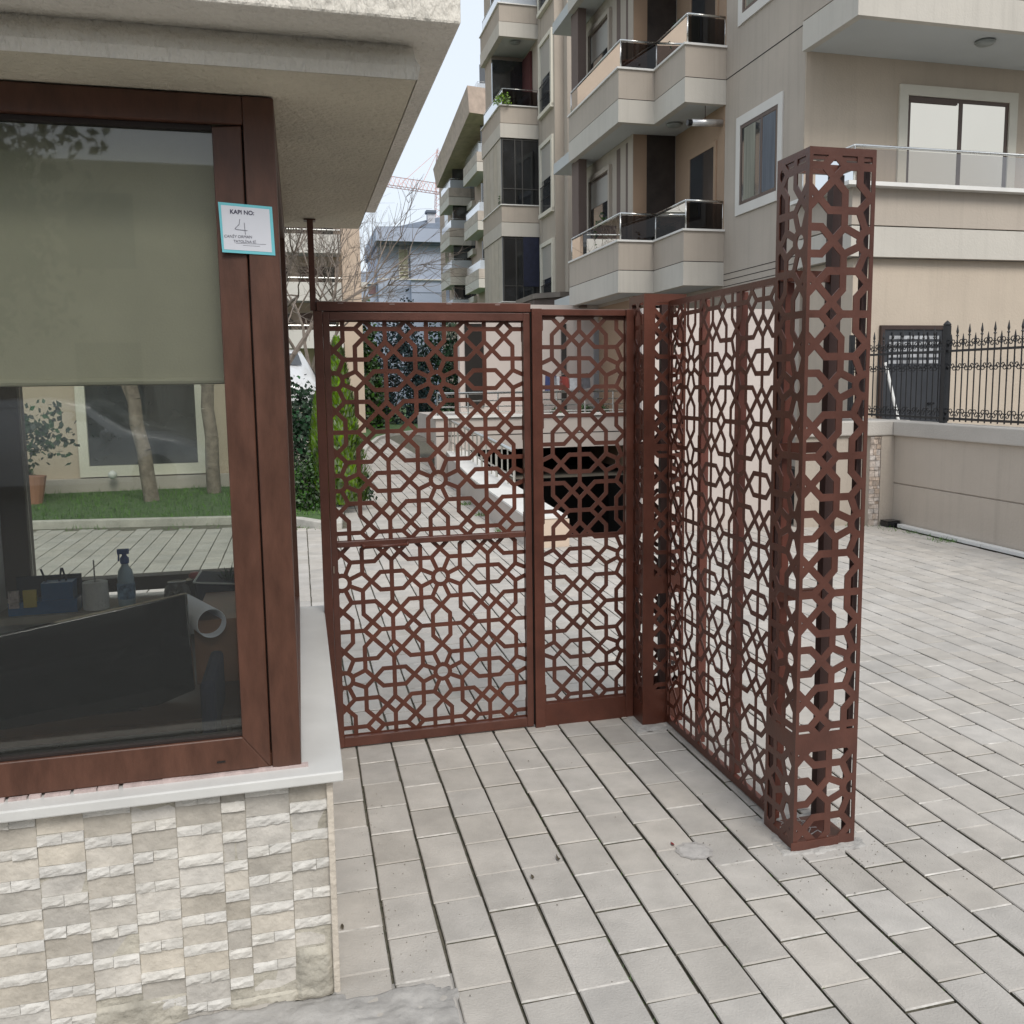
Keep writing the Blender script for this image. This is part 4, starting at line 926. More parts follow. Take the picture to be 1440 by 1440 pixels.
# ---- boundary wall with iron fence on the right
bwl = thing('boundary_wall', 'low taupe garden wall with pale coping under the black iron fence', 'wall', W(6.15, 6, 0))
mb = MB(); mb.box(6.085, 6.22, 2, 8.93, -.05, .437); mb.box(6.085, 6.22, 2, 8.93, .449, .938); mb.box(6.1, 6.21, 2, 8.93, .437, .449); mb.obj('wall_panel', M_wallb, bwl, bev=.003)
mb = MB(); mb.box(6.04, 6.27, 2, 8.86, .94, 1.09); mb.box(6.10, 6.27, 9.19, 10.1, .94, 1.089); mb.obj('coping', mat('coping_render', (.50, .47, .43), .93, .06, 1.5, .4, 60, stain=.25), bwl, bev=.012)
mb = MB(); mb.box(5.92, 6.20, 8.88, 9.15, -.05, .94); mb.box(5.80, 5.92, 8.90, 9.15, -.05, .94); mb.obj('corner_pier', M_wallb, bwl)
mb = MB(); mb.box(5.74, 6.26, 8.862, 9.19, .942, 1.094); mb.box(4.98, 5.74, 8.98, 9.19, .9425, 1.09); mb.obj('corner_coping', mat('coping_render', (.50, .47, .43)), bwl, bev=.012)
bx('return_wall', M_wallb, bwl, 5.055, 5.80, 9.02, 9.15, -.05, .94); bx('wall_panel', M_wallb, bwl, 6.12, 6.25, 9.151, 10.1, -.05, .939)
r = random.Random(6); z = .0
while z < .93:
    h = r.uniform(.03, .075); x = 5.795
    while x < 5.915:
        l = min(r.uniform(.03, .08), 5.918 - x); mb = MB(); mb.box(x, x + l - .003, 8.90 - r.uniform(.006, .02), 8.899, z, min(z + h - .004, .935)); mb.obj('stone', mat('mixed_cladding_stone', (.58, .50, .44), .9, .25, 20, .6, 60, rnd=.25), bwl); x += l
    z += h
fen = thing('iron_fence', 'black wrought iron fence with spear tops and scrolls on the garden wall', 'fence', W(6.2, 6, 1.09))
FB = 6.20
for z, hh in ((1.125, .022), (1.775, .022)): bx('rail', M_iron, fen, FB - .014, FB + .014, 4.4, 9.95, z, z + hh)
def scroll(c, s, up, m=None):
    mb = MB(); pts = []
    for k in range(15):
        t = k / 14; a = t * 2 * pi * 1.05; R = .030 * (1 - .62 * t); pts.append(c + U1 * (s * (.032 - R * cos(a))) + Vector((0, 0, up * (R * sin(a) + .004))))
    return mb.path(pts, .0045, 4)
pick = None; scr_up = None
def mkpicket(h):
    mb = MB(); mb.tube(W(FB, 0, 1.11), W(FB, 0, h - .10), .0065, 6); mb.lathe(W(FB, 0, h - .11), [(.006, 0), (.016, .006), (.006, .02), (.0125, .045), (.002, .11)], 6)
    mb.lathe(W(FB, 0, h - .16), [(.006, 0), (.011, .008), (.006, .018)], 6); return mb.obj('picket', M_iron, fen)
pk = [mkpicket(2.03), mkpicket(1.945)]; pk0 = [o.data for o in pk]
def mkscroll():
    mb = MB()
    for s in (1, -1):
        q = scroll(W(FB, 0, 1.86), s, 1); i = len(mb.v); mb.v += q.v; mb.f += [tuple(i + j for j in f) for f in q.f]; mb.m += q.m
    mb.tube(W(FB, 0, 1.80), W(FB, 0, 1.86), .008, 5); return mb.obj('scroll', M_iron, fen)
sc = mkscroll(); locs = [o.location.copy() for o in pk]
n = 0
for i in range(64):
    a = 9.86 - i * .0885
    if a < 4.42: break
    o = pk[i % 2] if i < 2 else pk[i % 2].copy()
    if i >= 2: C.objects.link(o); o.parent = fen
    o.location = U1 * a
    for (dz, fl) in ((0, 1), (-.16, -1), (-.66, 1)):
        if n == 0: q = sc
        else: q = sc.copy(); C.objects.link(q); q.parent = fen
        n += 1
        if fl == -1: q.scale = (1, 1, -1); q.location = U1 * a; q.location.z = 2 * (1.86 - 1.09) - .21 + (0 if i % 2 else -.02)
        else: q.scale = (1, 1, 1); q.location = U1 * a; q.location.z = dz + (0 if i % 2 else -.025)
for a in (8.25, 4.9): 
    mb = MB(); mb.box(FB - .028, FB + .028, a - .028, a + .028, 1.092, 2.03); mb.lathe(W(FB, a, 2.03), [(.032, 0), (.038, .012), (.025, .03), (.004, .05)], 10); mb.obj('post', M_iron, fen)
bx('post', M_iron, fen, FB - .025, FB + .025, 9.93, 9.98, 1.095, 2.02)
# metal door with grille in the ground floor front
dr = thing('metal_door', 'dark grey metal door with a barred top window behind the iron fence', 'door', W(7.25, 10.28, 0))
bx('leaf', mat('dark_metal_door', (.035, .038, .045), .4, .15, 3), dr, 6.83, 7.65, 10.265, 10.296, 0, 2.10)
mb = MB(); mb.box(6.78, 6.829, 10.25, 10.297, 0, 2.15); mb.box(7.651, 7.70, 10.25, 10.297, 0, 2.15); mb.box(6.829, 7.651, 10.25, 10.297, 2.101, 2.15); mb.obj('frame', mat('dark_brown_frame', (.05, .028, .022)), dr)
for k in range(5): bx('reflection_strip', mat('pale_reflection', (.45, .46, .48), .1, .3, 6), dr, 6.90, 7.60, 10.262, 10.264, 1.70 + k * .072, 1.74 + k * .072)  # pale strips paint the white reflections in the door's top window
for k in range(6): bx('bar', M_iron, dr, 6.93 + k * .125, 6.945 + k * .125, 10.255, 10.2615, 1.66, 2.07)
mb = MB(); mb.tube(W(7.47, 10.25, 1.22), W(7.56, 10.25, 1.22), .012, 6); mb.obj('handle', M_black, dr)
MB().tube(at(1245, 510, 10.15), at(1268, 612, 9.9), .018, 7).obj('white_pole', M_white, None, label='thin white pole leaning in front of the dark metal door', category='pole')
# drain box and cable channel at the wall foot
db = thing('drain_box', 'small black box on the pavers at the foot of the wall corner', 'box', W(5.98, 8.80, 0))
MB().prism([(5.93, 8.73), (6.06, 8.70), (6.08, 8.86), (5.93, 8.87)], .0, .055).obj('body', M_black, db, bev=.006); bx('lid', M_black, db, 5.925, 6.07, 8.72, 8.86, .0555, .065)
cc = thing('white_cable_channel', 'long white plastic channel lying along the foot of the garden wall', 'cable channel', W(6.03, 7, 0))
for k in range(5): bx('channel', M_white, cc, 6.01, 6.075, 8.68 - (k + 1) * 1.3 + .006, 8.68 - k * 1.3, .001, .038, bev=.003)

# ---- second block (the tower with the enclosed balconies), seen 25 m off
KB = 1.37
f2 = lambda b, a, z: S(b, a, z, KB)
blk = thing('apartment_building', 'grey beige apartment block in the middle with dark enclosed balconies and french windows', 'building', f2(5, 20, 0))
mb = MB(); mb.prism([(5.09, 18.2), (5.09, 18.46), (4.91, 18.46), (4.91, 21.0), (4.20, 21.0), (4.20, 21.7), (7, 21.7), (7, 18.2)][::-1], -.4, 12.6, f2); 
mb.obj('wall', M_wallb, blk)
MB().prism([(4.905, 19.5), (4.98, 19.5), (4.98, 21.0), (4.905, 21.0)], 2.0, 10, f2).obj('party_wall', M_wallb, blk)
bay = [(4.905, 19.73), (4.12, 19.73), (4.12, 21.77)]
for j in range(-1, 3):
    L = 5.055 + 1.9 * j
    mb = MB(); strip(mb, bay, -.01, .1, L - .62, L - .352, f2); ba = mb.obj('bay', M_band, blk)
    mb = MB(); strip(mb, bay, 0, .1, L - .34, L - .02, f2); mb.obj('parapet', M_wallb, ba)
    mb = MB(); strip(mb, bay, -.03, .12, L - .02, L, f2); mb.obj('ledge', M_ledge, ba)
    MB().prism([(4.14, 19.75), (4.905, 19.75), (4.905, 21.7), (4.14, 21.7)], L - .60, L - .45, f2).obj('floor_slab', M_soff, ba)
    if j < 1:
        MB().kbox(KB, 4.15, 4.905, 19.80, 20.99, L - .3, L + 1.29).obj('bay_core', M_dark, ba)
        mb = MB(); strip(mb, [(4.905, 19.73), (4.13, 19.73)], .03, .05, L, L + 1.28, f2); mb.obj('window', mat('dark_curtain_glass', (.02, .022, .025), .08, .4, 1.2, spec=.8), ba)
        mb = MB()
        for b in (4.14, 4.40, 4.55, 4.89): mb.kbox(KB, b, b + .02, 19.745, 19.765, L, L + 1.28)
        for z in (.30, 1.24): mb.kbox(KB, 4.14, 4.90, 19.748, 19.762, L + z, L + z + .018)
        mb.obj('frame', mat('dark_grey_frame', (.06, .058, .055), .5), ba)
        if j == -1:
            mb = MB(); mb.kbox(KB, 4.56, 4.89, 19.72, 19.742, L + .3, L + 1.27); mb.obj('navy_awning', M_navy, ba)
        for q in range(5): MB().kbox(KB, 4.128, 4.145, 19.8 + q * .39, 20.17 + q * .39, L + .005, L + 1.27).obj('siding_panel', mat('cream_siding', (.50, .46, .39), .8, .08, 3, rnd=.06), ba)
    else:
        glassrun(ba, bay, L, L + .32, f2, M_glassp if j == 2 else None, .01)
        MB().kbox(KB, 4.85, 4.90, 20.2, 21.6, L, L + 1.2).obj('inner_wall', mat('dark_red_wall', (.10, .03, .03), .9), ba)
        MB().kbox(KB, 4.20, 4.85, 20.9, 21.0, L, L + 1.2).obj('back_glass', M_gd, ba)
        MB().lathe(f2(4.5, 20.0, L + 1.29 if j == 1 else L + 1.2), [(.05, 0), (.14, -.02), (.14, -.05), (.04, -.09)], 14).obj('ceiling_lamp', mat('grey_lamp_glass', (.30, .32, .31)), ba)
for j in range(-1, 3):
    z = 4.83 + 1.9 * j
    fw_ = MB().kbox(KB, 4.895, 4.909, 18.62, 19.45, z, z + .62).obj('french_window', M_gd, blk)
    MB().kbox(KB, 4.893, 4.909, 18.62, 19.45, z + .62, z + 1.25).obj('shutter', mat('grey_shutter', (.40, .38, .35)), fw_)
    mb = MB(); mb.kbox(KB, 4.86, 4.909, 18.52, 18.62, z - .06, z + 1.33); mb.kbox(KB, 4.86, 4.909, 19.45, 19.55, z - .06, z + 1.33); mb.kbox(KB, 4.86, 4.909, 18.62, 19.45, z + 1.25, z + 1.33); mb.kbox(KB, 4.84, 4.909, 18.52, 19.55, z - .08, z - .005); mb.obj('surround', M_trim, fw_)
    mb = MB()
    for q in range(9): mb.tube(f2(4.865, 18.64 + q * .1, z), f2(4.865, 18.64 + q * .1, z + .5), .008, 4)
    mb.tube(f2(4.865, 18.6, z + .5), f2(4.865, 19.5, z + .5), .012, 4); mb.tube(f2(4.865, 18.6, z + .25), f2(4.865, 19.5, z + .25), .008, 4); mb.obj('railing', M_iron, fw_)
can = thing('entrance_canopy', 'dark brown flat entrance canopy above the gate line', 'canopy', f2(4.4, 17.2, 2.9))
MB().prism([(4.02, 16.6), (4.37, 16.2), (4.82, 16.2), (4.82, 18), (4.02, 18)], 2.84, 2.94, f2).obj('fascia', M_tile, can)
MB().prism([(4.0, 16.55), (4.36, 16.12), (4.86, 16.12), (4.86, 18), (4.0, 18)], 2.945, 3.03, f2).obj('roof_edge', mat('light_brown_edge', (.22, .19, .165), .8), can)
# ---- third block, further down the row
KC = 2.2
f3 = lambda b, a, z: S(b, a, z, KC)
bc = thing('apartment_building', 'tan apartment block further back with stacked small balconies and a sloping eave', 'building', f3(4.2, 23, 0))
M_tan = mat('tan_facade', (.42, .33, .27), .93, .05, .3)
MB().prism([(4.25, 21.9), (4.25, 24.4), (3.98, 24.4), (3.98, 27.5), (6, 27.5), (6, 21.9)][::-1], -.2, 7.4, f3).obj('wall', M_tan, bc)
for k, (b0, a0, a1, lv, sp) in enumerate(((3.93, 21.4, 23.2, (3.98, 5.20, 6.42, 7.64), 0), (3.70, 24.0, 25.6, (3.35, 4.28, 5.22, 6.15), 0))):
    for L in lv:
        pl_ = [(4.25, a0), (b0, a0), (b0, a1), (4.25, a1)]
        bal = MB().prism([(b0 + .01, a0 + .01), (4.25, a0 + .01), (4.25, a1), (b0 + .01, a1)], L - .38, L - .3, f3).obj('balcony', M_soff, bc)
        mb = MB(); strip(mb, pl_[:3], 0, .06, L - .40, L - .21, f3); mb.obj('pale_band', M_band, bal)
        mb = MB(); strip(mb, pl_[:3], .003, .06, L - .20, L, f3); mb.obj('parapet', mat('tan_parapet', (.50, .44, .38), .9), bal)
        glassrun(bal, pl_[:3], L, L + .22, f3, M_glassp, .008)
        MB().kbox(KC, b0 + .12, 4.24, a0 + .15, a0 + .18, L, L + .6).obj('dark_window', M_gd, bal)
for z in (3.5, 4.5, 5.5, 6.4):
    w_ = MB().kbox(KC, 3.975, 3.979, 26.0, 26.6, z, z + .5).obj('window', M_gd, bc)
    MB().kbox(KC, 3.90, 3.978, 25.9, 26.7, z - .12, z - .02).obj('flower_box', M_band, bc)
for z in (3.6, 4.7, 5.8, 6.7):
    MB().kbox(KC, 4.24, 4.249, 23.5, 24.1, z, z + .55).obj('window', M_gd, bc)
    MB().kbox(KC, 4.16, 4.248, 23.4, 24.2, z - .16, z - .03).obj('flower_box', M_band, bc)
e = [at(609, 240, 50), at(613, 262, 50), at(640, 212, 46), at(662, 120, 44), at(655, 118, 44)]
MB().ext([at(609, 238, 56), at(614, 264, 56), at(660, 158, 46), at(657, 120, 46)], U1 * 2 + U2 * 8).obj('eave', mat('cream_eave', (.50, .40, .33), .9), bc)
# ---- blue grey house with a chimney
KD = 1.5
f4 = lambda b, z, a=45: S(b, a, z, KD)
bb = thing('blue_house', 'blue grey painted house with a dark sloping roof and one chimney', 'house', f4(5, 0))
def kb(name, m, b0, b1, a0, a1, z0, z1, par=None): return MB().kbox(KD, b0, b1, a0, a1, z0, z1).obj(name, m, par or bb)
kb('wall', M_blue, 3.70, 5.14, 45.4, 52, -.5, 7.8); kb('wall', M_blue, 5.14, 7.3, 45.0, 52, -.5, 7.66); kb('eave_band', M_blue, 3.58, 7.3, 44.5, 52, 7.72, 8.30); kb('eave_shade_strip', M_blued, 3.6, 7.3, 44.7, 52, 7.62, 7.715)  # dark strip under the eave band puts its shade into the colour
MB().ext([f4(3.58, 8.31, 44.5), f4(7.4, 8.31, 44.5), f4(7.4, 9.35, 47), f4(6.2, 9.05, 47), f4(4.6, 8.42, 45)], U1 * 5).obj('roof', M_blued, bb)
kb('chimney', mat('pale_chimney', (.55, .56, .60), .9), 6.02, 6.36, 45.5, 45.9, 8.6, 9.12); kb('chimney_cap', M_blued, 5.96, 6.42, 45.4, 46, 9.13, 9.24)
kb('string_course', M_trimw, 3.6, 7.3, 44.9, 45.0, 6.10, 6.15); kb('groove', M_blued, 5.14, 7.3, 44.985, 44.998, 5.55, 5.57)
wn = kb('window', mat('yellowish_pane', (.45, .44, .30), .3, .2, .3), 4.66, 5.04, 45.35, 45.395, 6.22, 7.45)
mb = MB(); [mb.kbox(KD, 4.64, 5.06, 45.30, 45.34, z, z + .025) for z in (6.2, 6.35, 6.5, 6.65, 6.78, 7.45)]; mb.kbox(KD, 4.63, 4.66, 45.30, 45.34, 6.2, 7.45); mb.kbox(KD, 5.04, 5.07, 45.30, 45.34, 6.2, 7.45); mb.obj('window_rail', M_trimw, wn)
kb('side_wing', M_blue, 2.6, 3.69, 46, 52, -.5, 6.55); kb('string_course', M_trimw, 2.6, 3.69, 45.9, 46, 6.0, 6.05)
kb('window', mat('reddish_pane', (.20, .12, .12), .4), 3.30, 3.62, 45.95, 45.999, 5.55, 5.9)
# ---- cream block on the left behind the bare trees
KE = 1.4
f5 = lambda b, a, z: S(b, a, z, KE)
lb = thing('cream_apartment_building', 'cream apartment block with white balcony bands behind the bare branches', 'building', f5(.5, 22, 0))
MB().prism([(-3, 22.3), (1.02, 22.3), (1.02, 22.0), (1.42, 22.0), (1.42, 27), (-3, 27)], -.3, 5.25, f5).obj('wall', M_peach, lb)
MB().prism([(-3, 22.3), (.98, 22.3), (.98, 27), (-3, 27)], 5.251, 14, f5).obj('unseen_upper_wall', M_peach, lb)  # unseen upper part, raised so the balcony glass mirrors peach
for j in range(4):
    z = 2.35 + j * .98
    bal = MB().kbox(KE, -3, .98, 21.6, 22.29, z - .04, z).obj('balcony', M_soff, lb)
    MB().kbox(KE, -3, .98, 21.58, 21.62, z - .05, z + .33).obj('parapet', M_trimw, bal); MB().tube(f5(-3, 21.6, z + .42), f5(.98, 21.6, z + .42), .02, 5).obj('handrail', M_steel, bal)
    for k, b in enumerate((-1.5, -.7, .1, .62)):
        MB().kbox(KE, b, b + (.6 if k < 3 else .25), 22.27, 22.298, z + .05, z + .72).obj('window', M_gd if k != 2 else mat('brown_pane', (.14, .08, .06), .3), bal)
MB().kbox(KE, 1.40, 1.55, 22.0, 22.6, 3.62, 3.72).obj('small_ledge', M_trimw, lb)
# ---- long low cream building seen through the cabin window
lg = thing('garden_house', 'cream ground floor wall with white framed openings seen through the cabin glass', 'building', W(-3, 15.7, 0))
bx('wall', mat('warm_ground_wall', (.50, .42, .33), .93, .05, 1), lg, -12, -.95, 15.6, 15.9, .05, 4.6)
for (b0, b1) in ((-6.6, -5.2), (-3.0, -1.50)):
    wn = bx('window', M_gd, lg, b0, b1, 15.56, 15.595, .42, 2.0)
    mb = MB(); mb.box(b0 - .13, b0, 15.5, 15.594, .26, 2.12); mb.box(b1, b1 + .13, 15.5, 15.594, .26, 2.12); mb.box(b0, b1, 15.5, 15.594, .26, .415); mb.box(b0, b1, 15.5, 15.594, 2.005, 2.12); mb.obj('frame', M_trim, wn)
bx('plinth', M_pinkw, lg, -12, -.95, 15.45, 15.59, .05, .24)
MB().lathe(W(-2.66, 15.3, .30), [(.02, -.06), (.06, -.03), (.065, .02), (.02, .06)], 10).obj('wall_lamp', M_white, lg, smooth=True)

# ============================================================ PLANTS
def leafcloud(mb, pts, size, r, up=.3):
    for p in pts:
        d = Vector((r.gauss(0, 1), r.gauss(0, 1), r.gauss(0, 1) + up)).normalized(); e = d.orthogonal().normalized(); e.rotate(Matrix.Rotation(r.uniform(0, 6.28), 3, d)); s = size * r.uniform(.6, 1.3)
        g = d.cross(e); i = mb.add([p - e * s * .45, p + g * s * .35, p + e * s * .6, p - g * s * .35]); mb.face([i, i + 1, i + 2, i + 3])
def branchtree(mb, p, d, L, rad, depth, r, spread=.6, up=.12, tips=None, kids=(2, 4)):
    n = 4; q = p
    for k in range(n):
        d = (d + Vector((r.gauss(0, .10), r.gauss(0, .10), r.gauss(0, .07) + up * .25))).normalized(); q2 = q + d * L / n
        mb.tube(q, q2, rad * (1 - .12 * k), 6 if rad > .03 else 4 if rad > .008 else 3, rad * (1 - .12 * (k + 1)), cap=False)
        if depth > 0 and k >= 1:
            for _ in range(r.randint(0, 1) if k < n - 1 else r.randint(*kids)):
                a = d.orthogonal().normalized(); a.rotate(Matrix.Rotation(r.uniform(0, 6.28), 3, d)); nd = (d + a * r.uniform(.4, 1.) * spread * 1.6).normalized()
                branchtree(mb, q2, nd, L * r.uniform(.55, .8), rad * r.uniform(.42, .6), depth - 1, r, spread, up, tips, kids)
        q = q2
    if tips is not None and depth <= 1: tips.append(q)
def baretree(loc, h, sd, label, group=None, lean=Vector((0, 0, 1)), depth=5, m=None, rad=.10, spread=.6):
    r = random.Random(sd); t = thing('bare_tree', label, 'tree', loc, group)
    mb = MB(); q = loc + lean.normalized() * h * .3; mb.tube(loc, q, rad, 9, rad * .8, cap=False); mb.obj('trunk', m or M_twig, t)
    mb = MB()
    for k in range(4):
        a = k * 1.6 + r.random(); d = (lean + Vector((cos(a), sin(a), 0)) * .7).normalized(); branchtree(mb, q, d, h * .3, rad * .6, depth - 1, r, spread)
    mb.obj('branches', m or M_twig, t); return t
baretree(W(-.45, 15.5, .05), 4.6, 4, 'bare leafless tree nearest the cabin with pale branches spreading right', depth=5, rad=.09)
baretree(W(1.0, 31, .05), 6.6, 8, 'bare leafless tree standing before the blue house', depth=5, rad=.09)
baretree(W(.3, 24, .05), 5.6, 21, 'bare leafless tree before the cream apartment block', depth=5, rad=.09)
# leaning double trunk in the garden seen through the cabin
for (p, q, lab) in ((W(-1.95, 13.9, .05), W(-2.35, 13.9, 3.4), 'pale leaning tree trunk on the lawn seen through the cabin window'), (W(-1.22, 14.6, .05), W(-1.28, 14.6, 4), 'straight pale tree trunk on the lawn near the right edge of the cabin window')):
    t = thing('garden_tree', lab, 'tree', p); r = random.Random(3); mb = MB(); x = p
    for k in range(10):
        y = p.lerp(q, (k + 1) / 10) + Vector((r.gauss(0, .015), 0, 0)); mb.tube(x, y, .10 - .004 * k, 9, .10 - .004 * (k + 1), cap=False); x = y
    mb.obj('trunk', M_bark, t, smooth=True)
    mb = MB(); branchtree(mb, p.lerp(q, .35), Vector((-.5, 0, 1)).normalized(), 1.6, .05, 3, r); branchtree(mb, q, Vector((.1, 0, 1)), 2, .05, 4, r); mb.obj('branches', M_bark, t)
def thuja(p, h, R, sd, label):
    r = random.Random(sd); t = thing('thuja', label, 'conifer', p); MB().tube(p, p + Vector((0, 0, h * .8)), .03, 6, .01).obj('trunk', M_bark, t); mb = MB()
    for _ in range(int(5200 * h)):
        z = r.random() ** 1.2; a = r.uniform(0, 2 * pi); lobes = 1 + .18 * sin(a * 5 + z * 9) + .12 * noise.noise(Vector((a * 2, z * 6, sd)))
        rad = R * (1 - z) ** .75 * lobes * (1 if z > .06 else .8) * r.uniform(.72, 1.03); c = p + Vector((cos(a) * rad, sin(a) * rad, .06 + z * h)); L = r.uniform(.03, .07)
        d = Vector((cos(a) * .5, sin(a) * .5, 1)).normalized(); s = Vector((-sin(a), cos(a), 0)) * L * .32; i = mb.add([c - s, c + s, c + d * L + s * .3, c + d * L * 1.2 - s * .4]); mb.face([i, i + 1, i + 2, i + 3])
    mb.obj('crown', M_thuja, t)
thuja(W(.47, 12.2, .05), 1.95, .34, 1, 'bright yellow green pointed thuja seen through the left side of the gate')
thuja(W(.225, 12.3, .05), 1.30, .17, 2, 'narrow bright green thuja in the gap between cabin frame and gate')
def shrub(p, rx, ry, h, n, m, sd, label, name='shrub', size=.05, cat='shrub', group=None):
    r = random.Random(sd); t = thing(name, label, cat, p, group); mb = MB(); pts = []
    for _ in range(n):
        v = Vector((r.gauss(0, 1), r.gauss(0, 1), abs(r.gauss(0, 1)))).normalized() * (.62 + .42 * r.random()); k = 1 + .3 * noise.noise(v * 2.6 + Vector((sd, 0, 0))); pts.append(p + Vector((v.x * rx * k, v.y * ry * k, v.z * h * k)))
    leafcloud(mb, pts, size, r); mb.obj('foliage', m, t)
    mb = MB()
    for k in range(5): mb.tube(p, p + Vector((r.uniform(-.5, .5) * rx, r.uniform(-.5, .5) * ry, h * .7)), .012, 5, .004)
    mb.obj('stems', M_bark, t); return t
shrub(W(.08, 12.25, .05), .34, .30, .60, 3000, M_leaf, 3, 'rounded dark green shrub under the thujas between cabin and gate', size=.045)
shrub(W(.55, 12.9, .05), .35, .35, .5, 1500, M_leafd, 4, 'low grey green shrub at the foot of the taller thuja', size=.05)
shrub(W(.0, 14.6, .05), .62, .5, 1.5, 6000, M_leafd, 6, 'tall dark hedge bush behind the thujas', 'hedge', .07, 'hedge')
shrub(W(1.75, 34, .05), 1.15, .9, 4.3, 8000, M_leaf, 7, 'tall dense green conifer beyond the far kerb, behind the upper left of the gate', 'conifer', .16, 'conifer')
shrub(W(3.7, 37, .05), 1.3, 1.0, 4.2, 6500, mat('blue_spruce_leaf', (.03, .055, .06), .7, .4, 6, isl=.5), 8, 'bluish dark conifer beyond the end of the garden path', 'bush', .12, 'bush')
shrub(W(.74, 20, .05), .42, .42, 1.75, 3500, M_leafd, 12, 'narrow dark shrub behind the taller thuja on the left of the path', size=.06)
shrub(W(5.9, 40, .05), 1.7, 1.2, 3.8, 6500, M_leafd, 9, 'large dark evergreen behind the far kerb of the path', 'bush', .15, 'bush')
shrub(W(-4.1, 15.0, .05), .55, .35, .8, 2500, M_leaf, 10, 'green bush on the lawn seen through the left of the cabin window', 'bush', .09, 'bush')
for k, b in enumerate((4.45, 4.95, 5.25)): shrub(W(b, 16.6, .9), .16, .12, .22, 500, M_leaf, 20 + k, 'small potted green plant behind the patio railing, %s of three' % ('left', 'middle', 'right')[k], 'potted_plant', .04, 'plant')
shrub(f2(4.2, 19.9, 5.06), .16, .12, .35, 250, M_leaf, 31, 'leafy plant behind glass in the enclosed bay of the middle block', 'potted_plant', .05, 'plant')
shrub(f2(4.16, 19.72, 6.95), .22, .18, .30, 350, M_thuja, 32, 'green trailing plant on the open bay ledge of the middle block', 'potted_plant', .06, 'plant')
# oleander in a terracotta pot by the garden house
shrub(W(5.28, 16.6, 3.78), .16, .16, .55, 500, M_leaf, 41, 'green potted plant behind the tinted glass of the lower zigzag balcony', 'potted_plant', .06, 'plant')
shrub(W(5.9, 14.6, 6.4), .14, .14, .5, 400, M_leafd, 42, 'dark potted plant behind the tinted glass of the upper zigzag balcony', 'potted_plant', .06, 'plant')
tp = thing('terracotta_pot', 'terracotta pot with a small grey leaved tree near the cream garden house', 'potted plant', W(-3.45, 14.2, .05))
MB().lathe(W(-3.45, 14.2, .05), [(.11, 0), (.17, .32), (.18, .36), (.15, .36)], 14).obj('pot', mat('terracotta', (.42, .20, .13)), tp)
mb = MB(); r = random.Random(2); leafcloud(mb, [W(-3.42, 14.2, .95) + Vector((r.gauss(0, .25), r.gauss(0, .25), r.gauss(0, .18))) for _ in range(420)], .09, r); mb.obj('foliage', M_leafd, tp)

